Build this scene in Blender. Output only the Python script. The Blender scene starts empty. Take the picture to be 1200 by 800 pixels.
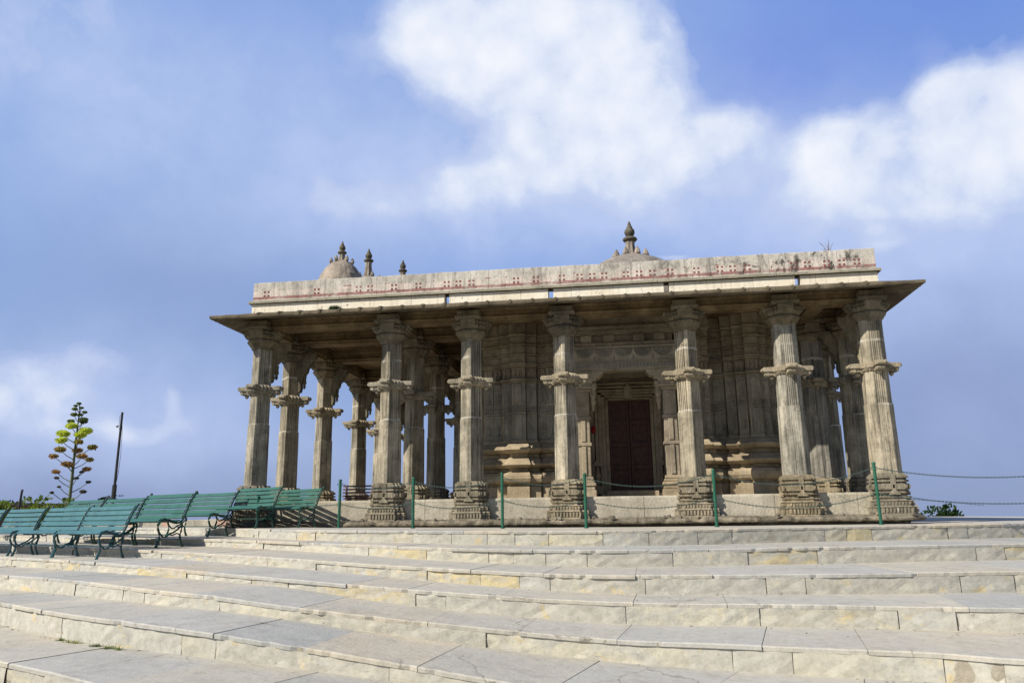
import bpy, math, random
from mathutils import Vector, Matrix, noise as mn
random.seed(7)
R = math.radians
sc = bpy.context.scene
col = sc.collection

# ------------------------------------------------------------------ mesh helper
class MB:
    def __init__(s): s.v = []; s.f = []; s.c = []; s.t = (1, 1, 1)
    def add(s, vs, fs):
        n = len(s.v); s.v += [tuple(p) for p in vs]; s.f += [tuple(i + n for i in f) for f in fs]; s.c += [s.t] * len(fs)
    def box(s, x0, x1, y0, y1, z0, z1, j=0):
        vs = [(x, y, z) for z in (z0, z1) for y in (y0, y1) for x in (x0, x1)]
        if j: vs = [tuple(c + random.uniform(-j, j) for c in p) for p in vs]
        s.add(vs, [(0, 2, 3, 1), (4, 5, 7, 6), (0, 1, 5, 4), (2, 6, 7, 3), (0, 4, 6, 2), (1, 3, 7, 5)])
    def prism(s, poly, fn, a0, a1, n=1):
        """poly: 2d points; fn(a, p) -> 3d; extruded from a0 to a1 in n steps"""
        m = len(poly); vs = []
        for k in range(n + 1):
            a = a0 + (a1 - a0) * k / n
            vs += [fn(a, p) for p in poly]
        fs = [tuple(range(m))[::-1], tuple(range(n * m, n * m + m))]
        for k in range(n):
            for i in range(m):
                q = (i + 1) % m
                fs.append((k * m + i, k * m + q, (k + 1) * m + q, (k + 1) * m + i))
        s.add(vs, fs)
    def lathe(s, cx, cy, sec, prof, cap=True, j=0, rot=0, lean=(0, 0)):
        m = len(sec); vs = []
        cr, sr = math.cos(rot), math.sin(rot)
        for k, (r, z) in enumerate(prof):
            for (a, b) in sec:
                jj = 1 + (random.uniform(-j, j) if j else 0)
                x, y = a * r * jj, b * r * jj
                vs.append((cx + x * cr - y * sr + lean[0] * z, cy + x * sr + y * cr + lean[1] * z, z))
        fs = []
        for k in range(len(prof) - 1):
            for i in range(m):
                q = (i + 1) % m
                fs.append((k * m + i, k * m + q, (k + 1) * m + q, (k + 1) * m + i))
        if cap:
            fs.append(tuple(range(m))[::-1]); fs.append(tuple(range((len(prof) - 1) * m, len(prof) * m)))
        s.add(vs, fs)
    def tube(s, pts, r, n=6, flat=1.0):
        pts = [Vector(p) for p in pts]
        rs = r if isinstance(r, (list, tuple)) else [r] * len(pts)
        vs = []
        for i, p in enumerate(pts):
            d = (pts[min(i + 1, len(pts) - 1)] - pts[max(i - 1, 0)])
            if d.length < 1e-9: d = Vector((0, 0, 1))
            d.normalize()
            u = d.cross(Vector((0, 0, 1)));
            if u.length < .05: u = d.cross(Vector((0, 1, 0)))
            u.normalize(); w = u.cross(d).normalized()
            for k in range(n):
                a = 2 * math.pi * k / n
                vs.append(p + u * math.cos(a) * rs[i] + w * math.sin(a) * rs[i] * flat)
        fs = []
        for i in range(len(pts) - 1):
            for k in range(n):
                q = (k + 1) % n
                fs.append((i * n + k, i * n + q, (i + 1) * n + q, (i + 1) * n + k))
        fs.append(tuple(range(n))[::-1]); fs.append(tuple(range((len(pts) - 1) * n, len(pts) * n)))
        s.add(vs, fs)
    def ball(s, c, r, n=8, m=5, sz=1.0):
        prof = [(max(.001, r * math.sin(math.pi * i / m)), c[2] - r * sz * math.cos(math.pi * i / m)) for i in range(m + 1)]
        s.lathe(c[0], c[1], ngon(n), prof)
    def build(s, name, mat, parent=None, bevel=0, smooth=False, kind=None, loc=(0, 0, 0), rz=0):
        me = bpy.data.meshes.new(name); me.from_pydata(s.v, [], s.f); me.update()
        a = me.color_attributes.new('tint', 'FLOAT_COLOR', 'CORNER')
        li = 0; buf = []
        for f, c in zip(s.f, s.c):
            buf += [c[0], c[1], c[2], 1.0] * len(f)
        a.data.foreach_set('color', buf)
        me.materials.append(mat)
        if smooth: me.polygons.foreach_set('use_smooth', [True] * len(me.polygons))
        o = bpy.data.objects.new(name, me); col.objects.link(o)
        o.location = loc; o.rotation_euler = (0, 0, rz)
        if parent: o.parent = parent
        if bevel:
            b = o.modifiers.new('b', 'BEVEL'); b.width = bevel; b.segments = 2; b.limit_method = 'ANGLE'; b.angle_limit = R(35)
            b.harden_normals = False
        if kind: o['kind'] = kind
        return o

def ngon(n, off=0): return [(math.cos(2 * math.pi * (i + off) / n), math.sin(2 * math.pi * (i + off) / n)) for i in range(n)]
def empty(name, loc=(0, 0, 0), rz=0, parent=None):
    o = bpy.data.objects.new(name, None); col.objects.link(o); o.location = loc; o.rotation_euler = (0, 0, rz); o.empty_display_size = .2
    if parent: o.parent = parent
    return o
def tag(o, label, cat, group=None):
    o['label'] = label; o['category'] = cat
    if group: o['group'] = group
    return o
def kids(o): return [c for c in bpy.data.objects if c.parent == o]
def copy_tree(o, parent=None):
    c = o.copy(); col.objects.link(c); c.parent = parent
    for ch in kids(o): copy_tree(ch, c)
    return c
def interp(x, pts):
    if x <= pts[0][0]: return pts[0][1]
    for (a, b), (c, d) in zip(pts, pts[1:]):
        if x <= c: return b + (d - b) * (x - a) / (c - a)
    return pts[-1][1]

# ------------------------------------------------------------------ materials
def newmat(name):
    m = bpy.data.materials.new(name); m.use_nodes = True
    nt = m.node_tree; nt.nodes.clear()
    out = nt.nodes.new('ShaderNodeOutputMaterial'); b = nt.nodes.new('ShaderNodeBsdfPrincipled')
    nt.links.new(b.outputs[0], out.inputs[0]); b.inputs['Roughness'].default_value = .9
    b.inputs['Specular IOR Level'].default_value = .25
    return m, nt, b
class N:
    def __init__(s, nt): s.nt = nt
    def node(s, t, **k):
        n = s.nt.nodes.new(t)
        for a, b in k.items(): setattr(n, a, b)
        return n
    def link(s, a, b): s.nt.links.new(a, b)
    def pos(s, scale=(1, 1, 1)):
        g = s.node('ShaderNodeNewGeometry'); m = s.node('ShaderNodeMapping'); m.inputs['Scale'].default_value = scale
        s.link(g.outputs['Position'], m.inputs[0]); return m.outputs[0]
    def noise(s, vec, scale, detail=6, rough=.6, dist=0):
        n = s.node('ShaderNodeTexNoise'); n.inputs['Scale'].default_value = scale; n.inputs['Detail'].default_value = detail
        n.inputs['Roughness'].default_value = rough; n.inputs['Distortion'].default_value = dist
        s.link(vec, n.inputs['Vector']); return n.outputs['Fac']
    def ramp(s, fac, stops, interp='LINEAR'):
        r = s.node('ShaderNodeValToRGB'); r.color_ramp.interpolation = interp
        e = r.color_ramp.elements
        while len(e) < len(stops): e.new(.5)
        for k, (p, c) in enumerate(stops):
            e[k].position = p; e[k].color = (c, c, c, 1) if isinstance(c, (int, float)) else (*c, 1)
        s.link(fac, r.inputs[0]); return r.outputs[0]
    def mix(s, fac, a, b, mode='MIX'):
        m = s.node('ShaderNodeMix', data_type='RGBA', blend_type=mode)
        for val, i in ((fac, 0), (a, 6), (b, 7)):
            if isinstance(val, (int, float)): m.inputs[i].default_value = val if i == 0 else (val, val, val, 1)
            elif isinstance(val, tuple): m.inputs[i].default_value = (*val, 1)
            else: s.link(val, m.inputs[i])
        return m.outputs[2]
    def math(s, op, a, b=0, c=0, clamp=False):
        m = s.node('ShaderNodeMath', operation=op); m.use_clamp = clamp
        for i, v in enumerate((a, b, c)):
            if isinstance(v, (int, float)): m.inputs[i].default_value = v
            else: s.link(v, m.inputs[i])
        return m.outputs[0]
    def bump(s, h, b, strength=.5, dist=.02, prev=None):
        n = s.node('ShaderNodeBump'); n.inputs['Strength'].default_value = strength; n.inputs['Distance'].default_value = dist
        s.link(h, n.inputs['Height'])
        if prev: s.link(prev, n.inputs['Normal'])
        if b: s.link(n.outputs[0], b.inputs['Normal'])
        return n.outputs[0]

def stone(name, c1, c2, c3, dark=.45, streak=.5, big=1.3, lime=0.0, bump=.6, tint=False, joints=None, pits=.5):
    m, nt, b = newmat(name); n = N(nt)
    p = n.pos()
    a = n.noise(p, big, 8, .65, .3)
    cl = n.ramp(a, [(.30, c1), (.5, c2), (.68, c3)])
    if tint:
        at = n.node('ShaderNodeAttribute', attribute_name='tint')
        cl = n.mix(1.0, cl, at.outputs['Color'], 'MULTIPLY')
    oi = n.node('ShaderNodeObjectInfo')
    cl = n.mix(1.0, cl, n.ramp(oi.outputs['Random'], [(0, (.86, .86, .90)), (.35, (1.0, 1.0, 1.0)), (.65, (1.06, 1.0, .90)), (1, (1.10, 1.08, 1.04))]), 'MULTIPLY') if not tint else cl
    fine = n.noise(p, 17, 8, .7)
    cl = n.mix(.55, cl, n.ramp(fine, [(.25, .55), (.5, 1.0), (.75, 1.3)]), 'MULTIPLY')
    if streak:
        st = n.noise(n.pos((7, 7, .55)), 1.6, 6, .6)
        cl = n.mix(streak, cl, n.ramp(st, [(.32, dark), (.5, 1.0), (.75, 1.18)]), 'MULTIPLY')
        st2 = n.noise(n.pos((26, 26, .9)), 1.7, 7, .7)
        cl = n.mix(streak * .8, cl, n.ramp(st2, [(.36, .5), (.47, 1.0), (.66, 1.25)]), 'MULTIPLY')
    # dark lichen and damp patches
    dp = n.noise(p, 2.3, 10, .72, .6)
    cl = n.mix(.75, cl, n.ramp(dp, [(.30, dark), (.46, 1.0)]), 'MULTIPLY')
    if lime:
        lm = n.ramp(n.noise(n.pos((2.2, 2.2, .9)), 2.6, 9, .75, .8), [(1 - lime - .04, 0.0), (1 - lime, 1.0)])
        cl = n.mix(n.math('MULTIPLY', lm, .75), cl, (.60, .57, .50))
    if joints:
        sz = n.node('ShaderNodeSeparateXYZ'); n.link(p, sz.inputs[0]); zz = n.math('ADD', sz.outputs[2], n.math('MULTIPLY', n.math('SUBTRACT', n.noise(p, 5, 5, .7), .5), .09))
        for k, jz in enumerate(joints):
            dd = n.math('ABSOLUTE', n.math('SUBTRACT', zz, jz)); ms = n.ramp(dd, [(.008 if k == 0 else .012, 1.0), (.02 if k == 0 else .035, 0.0)])
            gt = n.ramp(n.noise(n.pos((.7, .7, .1)), .9 + k * .4, 2), [(.42 + .06 * k, 0.0), (.5 + .06 * k, 1.0)])
            cl = n.mix(n.math('MULTIPLY', n.math('MULTIPLY', ms, gt), .7), cl, (.62, .59, .52))
    n.link(cl, b.inputs['Base Color'])
    vo = n.node('ShaderNodeTexVoronoi'); vo.inputs['Scale'].default_value = 38; n.link(p, vo.inputs['Vector'])
    pit = n.ramp(vo.outputs['Distance'], [(.0, 0.0), (.35, 1.0)])
    h = n.math('ADD', n.math('MULTIPLY', n.noise(p, 9, 10, .72), 1.0), n.math('MULTIPLY', pit, .18 * pits))
    h = n.math('ADD', h, n.math('MULTIPLY', n.noise(n.pos((22, 22, 1.5)), 1.5, 4, .6), .35 * min(1, streak * 2)))
    n.bump(h, b, bump, .03)
    return m

M = {}
M['shaft'] = stone('column_stone', (.145, .135, .112), (.28, .262, .218), (.44, .405, .335), dark=.32, streak=.95, lime=.0, bump=.7, joints=(2.10, 3.36))
M['base'] = stone('base_stone', (.15, .13, .095), (.27, .24, .18), (.40, .35, .26), dark=.35, streak=.5, lime=.33, bump=1.0, big=2.5)
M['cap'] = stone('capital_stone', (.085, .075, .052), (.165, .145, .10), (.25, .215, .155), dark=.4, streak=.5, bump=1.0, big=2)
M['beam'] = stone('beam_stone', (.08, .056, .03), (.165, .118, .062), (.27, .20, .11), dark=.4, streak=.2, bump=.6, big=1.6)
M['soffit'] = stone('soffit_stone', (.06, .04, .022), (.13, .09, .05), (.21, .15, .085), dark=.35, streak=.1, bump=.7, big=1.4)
M['wall'] = stone('wall_stone', (.13, .115, .088), (.26, .225, .17), (.40, .345, .265), dark=.42, streak=.2, bump=.7)
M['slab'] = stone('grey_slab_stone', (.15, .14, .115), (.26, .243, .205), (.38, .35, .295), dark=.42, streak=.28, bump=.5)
M['lintel'] = stone('lintel_stone', (.24, .205, .15), (.36, .31, .235), (.44, .38, .285), dark=.5, streak=.2, bump=.8, big=2)
M['mould'] = stone('moulding_stone', (.20, .165, .12), (.34, .285, .205), (.47, .40, .295), dark=.5, streak=.2, bump=.7)
M['ringm'] = stone('ring_stone', (.16, .145, .115), (.30, .27, .21), (.42, .37, .29), dark=.45, streak=.3, bump=.9, big=3)
M['dome'] = stone('dome_plaster', (.16, .14, .12), (.28, .245, .21), (.38, .33, .28), dark=.6, streak=.2, bump=.9, big=3)
M['finial'] = stone('finial_stone', (.07, .065, .05), (.13, .12, .09), (.2, .18, .14), dark=.5, streak=.3, bump=.5, big=4)
M['plinth'] = stone('plinth_slab_stone', (.33, .305, .25), (.45, .42, .35), (.55, .51, .43), dark=.6, streak=.15, lime=.0, bump=.7, tint=True, pits=1.6)
M['ledge'] = stone('ledge_stone', (.08, .072, .055), (.18, .16, .125), (.33, .29, .225), dark=.35, streak=.0, bump=1.0, big=3)
M['chajja'] = stone('eave_stone', (.075, .062, .042), (.145, .12, .08), (.23, .19, .13), dark=.4, streak=.2, bump=.8, big=2)
M['cornice'] = stone('cornice_stone', (.22, .215, .18), (.31, .30, .255), (.40, .385, .33), dark=.55, streak=.2, bump=.5)
M['step_top'] = stone('step_tread_stone', (.88, .88, .88), (1.0, 1.0, 1.0), (1.1, 1.08, 1.05), dark=.82, streak=0, bump=.35, tint=True, pits=.3)
M['step_riser'] = stone('step_riser_stone', (.78, .77, .75), (.98, .97, .95), (1.12, 1.1, 1.05), dark=.68, streak=.25, big=2.2, bump=.9, tint=True)
M['mortar'] = stone('mortar', (.24, .215, .18), (.33, .30, .25), (.42, .38, .32), dark=.5, streak=0, bump=.8)
M['earth'] = stone('dry_earth', (.16, .13, .09), (.22, .18, .12), (.16, .17, .08), dark=.6, streak=0, big=.4, bump=.8)
M['red_brick'] = stone('red_brick', (.10, .045, .035), (.16, .075, .055), (.2, .1, .07), dark=.5, streak=.1)
M['bark'] = stone('bark', (.06, .045, .03), (.10, .075, .05), (.14, .11, .08), dark=.6, streak=.3)

def riser_mat():
    m, nt, b = newmat('step_riser_stone'); n = N(nt); p = n.pos()
    at = n.node('ShaderNodeAttribute', attribute_name='tint')
    cl = n.mix(1.0, at.outputs['Color'], n.ramp(n.noise(p, 3.2, 9, .68, .5), [(.28, .74), (.5, 1.0), (.72, 1.16)]), 'MULTIPLY')
    # cement smeared over stones and joints
    sm = n.ramp(n.noise(n.pos((1, 1, 1.6)), 1.5, 10, .74, 1.2), [(.46, 0.0), (.53, .85)])
    cl = n.mix(sm, cl, n.ramp(n.noise(p, 6, 8, .7), [(.3, (.33, .32, .29)), (.6, (.47, .455, .405))]))
    ye = n.ramp(n.noise(n.pos((1, 1, 1.4)), 2.0, 8, .7, .7), [(.60, 0.0), (.65, .7)])
    cl = n.mix(ye, cl, (.55, .45, .25))
    # grime under the nosing and at the foot, rust specks
    sp = n.ramp(n.noise(p, 19, 9, .8), [(.60, 0.0), (.67, .8)])
    cl = n.mix(sp, cl, (.18, .15, .11))
    ln_ = n.ramp(n.noise(n.pos((1.2, 1.2, 9)), 2.4, 8, .8, .6), [(.60, 0.0), (.66, .6)])
    cl = n.mix(ln_, cl, (.22, .19, .15))
    cl = n.mix(.6, cl, n.ramp(n.noise(p, 15, 8, .75), [(.28, .6), (.5, 1.0), (.72, 1.2)]), 'MULTIPLY')
    n.link(cl, b.inputs['Base Color'])
    h = n.math('ADD', n.noise(p, 7, 10, .75), n.math('MULTIPLY', sm, .12)); n.bump(h, b, .45, .016)
    return m
def tread_mat():
    m, nt, b = newmat('step_tread_stone'); n = N(nt); p = n.pos()
    at = n.node('ShaderNodeAttribute', attribute_name='tint')
    cl = n.mix(1.0, at.outputs['Color'], n.ramp(n.noise(p, 1.7, 9, .66, .6), [(.28, .86), (.5, 1.0), (.72, 1.10)]), 'MULTIPLY')
    wash = n.ramp(n.noise(p, .55, 6, .6, .5), [(.42, 0.0), (.6, .7)])
    cl = n.mix(wash, cl, (.455, .44, .40))
    st = n.ramp(n.noise(n.pos((.8, 2.2, 1)), 2.2, 8, .7, 1.0), [(.60, 0.0), (.68, .5)])
    cl = n.mix(st, cl, (.30, .265, .21))
    sp = n.ramp(n.noise(p, 34, 7, .75), [(.67, 0.0), (.72, .7)])
    cl = n.mix(sp, cl, (.20, .17, .13))
    wv = n.node('ShaderNodeTexNoise'); wv.inputs['Scale'].default_value = 3; wv.inputs['Detail'].default_value = 5; n.link(p, wv.inputs['Vector'])
    wa = n.node('ShaderNodeVectorMath', operation='MULTIPLY_ADD'); n.link(wv.outputs['Color'], wa.inputs[0]); wa.inputs[1].default_value = (.35,) * 3; n.link(p, wa.inputs[2])
    vo = n.node('ShaderNodeTexVoronoi', feature='DISTANCE_TO_EDGE'); vo.inputs['Scale'].default_value = .75; n.link(wa.outputs[0], vo.inputs['Vector'])
    ck = n.math('MULTIPLY', n.ramp(vo.outputs['Distance'], [(.0, 1.0), (.007, 0.0)]), n.ramp(n.noise(p, .7, 3), [(.48, 0.0), (.56, 1.0)]))
    cl = n.mix(n.math('MULTIPLY', ck, .75), cl, (.16, .135, .10))
    foot = n.ramp(n.noise(n.pos((1, 1, 1)), 4.5, 10, .8, .3), [(.35, .78), (.5, 1.0)])
    cl = n.mix(.8, cl, foot, 'MULTIPLY')
    cl = n.mix(.4, cl, n.ramp(n.noise(p, 24, 8, .7), [(.28, .7), (.5, 1.0), (.72, 1.15)]), 'MULTIPLY')
    n.link(cl, b.inputs['Base Color']); n.bump(n.noise(p, 5, 10, .7), b, .55, .03)
    return m
M['step_top'] = tread_mat(); M['step_riser'] = riser_mat()

def cream():
    m, nt, b = newmat('cream_band'); n = N(nt); p = n.pos()
    cl = n.ramp(n.noise(p, 1.2, 6, .6), [(.3, (.70, .62, .48)), (.5, (.80, .73, .60)), (.7, (.84, .79, .68))])
    # peeling spots
    sp = n.ramp(n.noise(p, 9, 6, .7, .4), [(.36, 1.0), (.41, 0.0)])
    zone = n.ramp(n.noise(n.pos((.5, .5, .5)), 1.0, 3), [(.45, 0.0), (.6, 1.0)])
    cl = n.mix(n.math('MULTIPLY', sp, zone), cl, (.20, .155, .11))
    st = n.noise(n.pos((9, 9, .5)), 1.6, 5)
    cl = n.mix(.4, cl, n.ramp(st, [(.33, .55), (.5, 1.0)]), 'MULTIPLY')
    n.link(cl, b.inputs['Base Color']); n.bump(n.noise(p, 14, 8, .7), b, .5, .02)
    return m
M['cream'] = cream()

def parapet_mat():
    """weathered grey slab with a painted band (pink ground, red stripe)"""
    m, nt, b = newmat('parapet_painted'); n = N(nt); p = n.pos()
    g = n.ramp(n.noise(p, 1.8, 9, .7, .4), [(.3, (.34, .315, .28)), (.5, (.53, .50, .45)), (.7, (.70, .66, .60))])
    sx = n.node('ShaderNodeSeparateXYZ'); n.link(p, sx.inputs[0])
    z = n.math('SUBTRACT', sx.outputs[2], 4.80)
    z = n.math('ADD', z, n.math('MULTIPLY', n.math('SUBTRACT', n.noise(p, 6, 3), .5), .012))
    def band(a, c):
        return n.math('MULTIPLY', n.math('GREATER_THAN', z, a), n.math('LESS_THAN', z, c))
    wear = n.ramp(n.noise(n.pos((1, 1, 1.5)), 3.2, 9, .75, .5), [(.42, 1.0), (.58, .12)])
    wear2 = n.ramp(n.noise(n.pos((1.7, 1, 3)), 2.1, 9, .8, .5), [(.50, 1.0), (.60, .12)])
    cl = n.mix(n.math('MULTIPLY', band(.10, .235), n.math('MULTIPLY', wear, .8)), g, (.72, .60, .54))
    cl = n.mix(n.math('MULTIPLY', band(.04, .10), n.math('MULTIPLY', wear2, .9)), cl, (.30, .13, .12))
    dash = n.math('GREATER_THAN', n.noise(n.pos((2.3, 2.3, .1)), 2.1, 2), .56)
    cl = n.mix(n.math('MULTIPLY', n.math('MULTIPLY', band(.235, .262), dash), n.math('MULTIPLY', wear2, .8)), cl, (.33, .14, .13))
    ds = n.ramp(n.noise(n.pos((4, 4, .5)), 2.2, 8, .75, .4), [(.36, .45), (.52, 1.0)])
    cl = n.mix(.8, cl, ds, 'MULTIPLY')
    sp = n.ramp(n.noise(p, 12, 8, .8), [(.60, 0.0), (.66, .7)])
    cl = n.mix(sp, cl, (.13, .11, .09))
    # black damp streaks from the top
    st = n.ramp(n.noise(n.pos((2.2, 2.2, 1.3)), 1.9, 9, .75, .9), [(.52, 0.0), (.62, 1.0)])
    right = n.math('MULTIPLY', n.math('SUBTRACT', sx.outputs[0], 5.5), .17, clamp=True)
    cl = n.mix(n.math('MULTIPLY', n.math('MULTIPLY', st, n.noise(p, 25, 4, .8)), n.math('ADD', n.math('MULTIPLY', right, 1.8), .25), clamp=True), cl, (.05, .045, .04))
    cl = n.mix(.6, cl, n.ramp(n.noise(p, 22, 8, .75), [(.3, .6), (.5, 1.0), (.7, 1.2)]), 'MULTIPLY')
    n.link(cl, b.inputs['Base Color']); n.bump(n.noise(p, 14, 10, .75), b, .7, .02)
    return m
M['parapet'] = parapet_mat()

def plain(name, c, rough=.5, spec=.5, var=.25, metal=0, scale=20, bump=.15):
    m, nt, b = newmat(name); n = N(nt); p = n.pos()
    v = n.noise(p, scale, 6, .65)
    cl = n.mix(1.0, c, n.ramp(v, [(.3, 1 - var), (.5, 1.0), (.72, 1 + var)]), 'MULTIPLY')
    n.link(cl, b.inputs['Base Color']); b.inputs['Roughness'].default_value = rough
    b.inputs['Specular IOR Level'].default_value = spec; b.inputs['Metallic'].default_value = metal
    if bump: n.bump(v, b, bump, .004)
    return m
def benchpaint(name, c, worn):
    m, nt, b = newmat(name); n = N(nt); p = n.pos()
    v = n.noise(p, 5, 6, .65)
    cl = n.mix(1.0, c, n.ramp(v, [(.3, .75), (.5, 1.0), (.72, 1.25)]), 'MULTIPLY')
    w = n.ramp(n.noise(p, 28, 8, .7, .5), [(.655, 0.0), (.69, 1.0)])
    cl = n.mix(n.math('MULTIPLY', w, .8), cl, worn)
    n.link(cl, b.inputs['Base Color']); b.inputs['Roughness'].default_value = .42; b.inputs['Specular IOR Level'].default_value = .5
    n.bump(n.noise(p, 40, 5), b, .15, .003)
    return m
M['bench_blue'] = benchpaint('blue_green_paint', (.045, .14, .16), (.10, .09, .07))
M['bench_green'] = benchpaint('green_paint', (.022, .105, .078), (.10, .09, .07))
M['bench_iron_b'] = benchpaint('dark_blue_green_iron', (.012, .06, .075), (.08, .06, .04))
M['bench_iron_g'] = benchpaint('dark_green_iron', (.008, .05, .038), (.08, .06, .04))
M['post'] = plain('green_post_paint', (.012, .10, .06), .4, .5, .3)
M['chain'] = plain('chain_metal', (.06, .10, .095), .5, .5, .3, .3)
M['redwood'] = plain('maroon_paint', (.12, .055, .06), .6, .3, .3)
M['door'] = plain('dark_red_brown_door', (.10, .045, .035), .6, .3, .35, scale=9)
M['iron'] = plain('dark_iron', (.02, .02, .022), .6, .4, .3)
M['red'] = plain('red_cloth', (.32, .02, .02), .8, .2, .2)
M['drain'] = plain('gap_shade_black', (.02, .017, .014), .95, .05, .2)  # near-black colour stands in for the shade inside the drain gaps

def leafmat(name, c1, c2, c3):
    m, nt, b = newmat(name); n = N(nt); p = n.pos()
    at = n.node('ShaderNodeAttribute', attribute_name='tint')
    cl = n.mix(1.0, n.ramp(n.noise(p, 3, 3), [(.3, c1), (.5, c2), (.7, c3)]), at.outputs['Color'], 'MULTIPLY')
    n.link(cl, b.inputs['Base Color']); b.inputs['Roughness'].default_value = .6
    tr = n.node('ShaderNodeBsdfTranslucent'); n.link(cl, tr.inputs[0])
    mx = n.node('ShaderNodeMixShader'); mx.inputs[0].default_value = .4
    out = [x for x in nt.nodes if x.type == 'OUTPUT_MATERIAL'][0]
    n.link(b.outputs[0], mx.inputs[1]); n.link(tr.outputs[0], mx.inputs[2]); n.link(mx.outputs[0], out.inputs[0])
    return m
M['leaf'] = leafmat('leaf_green', (.05, .09, .015), (.10, .15, .025), (.16, .2, .04))
M['leaf_dark'] = leafmat('leaf_dark_green', (.015, .035, .012), (.03, .06, .02), (.05, .08, .03))
M['agave'] = leafmat('agave_flower', (1, 1, 1), (1, 1, 1), (1, 1, 1))
M['dry'] = leafmat('dry_grass', (.25, .19, .10), (.3, .22, .12), (.35, .27, .16))
M['stalk'] = plain('agave_stalk', (.11, .13, .07), .7, .3, .3)

# ------------------------------------------------------------------ steps (structure)
E_ = {
 1: [(-14, 8.5, -.05), (-8, 4.0, -.05), (-3, 1.1, -.05), (-.4, -.55, -.055), (1.1, -2.0, -.06), (2.0, -2.85, -.065), (3.47, -3.5, -.08), (6.02, -3.8, -.11), (7.9, -3.72, -.12), (10.86, -2.7, -.12), (12.97, -2.0, -.12), (14.8, -1.2, -.12), (20, 1.6, -.12)],
 2: [(-14, 6.0, -.2), (-8, 2.6, -.2), (-3.2, -.5, -.2), (-.7, -1.9, -.21), (1.2, -3.0, -.22), (3.49, -4.15, -.265), (5.1, -4.75, -.305), (7.2, -4.95, -.345), (10.31, -4.5, -.35), (13.2, -3.85, -.35), (20, -2.0, -.35)],
 3: [(-14, 3.3, -.33), (-8, .35, -.33), (-2.75, -2.35, -.33), (-.3, -3.62, -.34), (1.43, -4.45, -.37), (3.31, -5.31, -.42), (4.99, -5.85, -.49), (7.3, -6.2, -.57), (9.87, -6.18, -.57), (12.18, -5.9, -.57), (20, -4.8, -.57)],
 4: [(-14, 2.0, -.47), (-8, -.75, -.47), (-4.46, -2.45, -.47), (-1.42, -4.0, -.47), (.48, -5.1, -.48), (2.32, -6.0, -.53), (3.59, -6.5, -.58), (5.4, -6.88, -.68), (7.4, -7.0, -.785), (9.61, -7.16, -.8), (11.41, -7.4, -.8), (20, -8.2, -.8)],
 5: [(-14, .8, -.62), (-8, -1.9, -.62), (-4, -3.85, -.62), (-1.25, -5.22, -.62), (.72, -6.25, -.62), (2.43, -7.2, -.65), (3.24, -7.5, -.68), (4.37, -7.78, -.77), (6.2, -7.88, -.93), (7.57, -8.0, -1.02), (8.55, -8.2, -1.02), (9.31, -8.36, -1.02), (10.21, -8.55, -1.02), (10.71, -8.8, -1.02), (20, -10.5, -1.02)],
 6: [(-14, -.6, -.76), (-8, -3.3, -.76), (-3, -5.6, -.76), (.69, -7.43, -.76), (2.22, -8.38, -.76), (3.37, -8.86, -.79), (4.5, -9.02, -.89), (5.87, -9.02, -1.08), (7.16, -9.2, -1.22), (8.5, -9.75, -1.25), (11, -10.4, -1.25), (20, -12, -1.25)],
 7: [(-14, -2.6, -.91), (-8, -5.0, -.91), (-3, -7.3, -.91), (2.97, -10.02, -.91), (4.17, -10.66, -.91), (5.4, -11.2, -1.0), (6.6, -11.5, -1.15), (8, -11.8, -1.3), (12, -12.4, -1.45), (20, -13.8, -1.5)],
 8: [(-14, -5.5, -1.1), (-3, -10.5, -1.1), (2.5, -13.5, -1.1), (5, -15.0, -1.3), (8, -16.2, -1.5), (12, -17, -1.6), (20, -18, -1.7)],
}
_C = Vector((7.705, -15.632))
def _drop(P, f):
    out = []
    for (x, y, z) in P:
        dz = interp(x, f); k = (.114 - z + dz) / (.114 - z); q = _C + (Vector((x, y)) - _C) * k; out.append((q.x, q.y, z - dz))
    return out
E_[6] = _drop(E_[6], [(3.5, .05), (6.5, .0)])
E_[7] = _drop(E_[7], [(2.9, .16), (4.3, .20), (6, .22), (8, .15), (12, .05)])
E_[8] = [(x, y, z - .2) for x, y, z in E_[8]]
def dense(P):
    """Catmull-Rom through the control points"""
    P = [Vector(p) for p in P]; out = []
    for i in range(len(P) - 1):
        p0 = P[i - 1] if i else P[0] * 2 - P[1]; p1 = P[i]; p2 = P[i + 1]; p3 = P[i + 2] if i + 2 < len(P) else P[-1] * 2 - P[-2]
        n = max(2, int((p2 - p1).length / .12))
        for k in range(n):
            t = k / n
            t1 = 0; t2 = (p1 - p0).length ** .5; t3 = t2 + (p2 - p1).length ** .5; t4 = t3 + (p3 - p2).length ** .5
            tt = t2 + (t3 - t2) * t
            A1 = p0 * ((t2 - tt) / (t2 - t1)) + p1 * ((tt - t1) / (t2 - t1)); A2 = p1 * ((t3 - tt) / (t3 - t2)) + p2 * ((tt - t2) / (t3 - t2)); A3 = p2 * ((t4 - tt) / (t4 - t3)) + p3 * ((tt - t3) / (t4 - t3))
            B1 = A1 * ((t3 - tt) / (t3 - t1)) + A2 * ((tt - t1) / (t3 - t1)); B2 = A2 * ((t4 - tt) / (t4 - t2)) + A3 * ((tt - t2) / (t4 - t2))
            out.append(B1 * ((t3 - tt) / (t3 - t2)) + B2 * ((tt - t2) / (t3 - t2)))
    out.append(P[-1]); return out
DE = {k: dense(v) for k, v in E_.items()}
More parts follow.
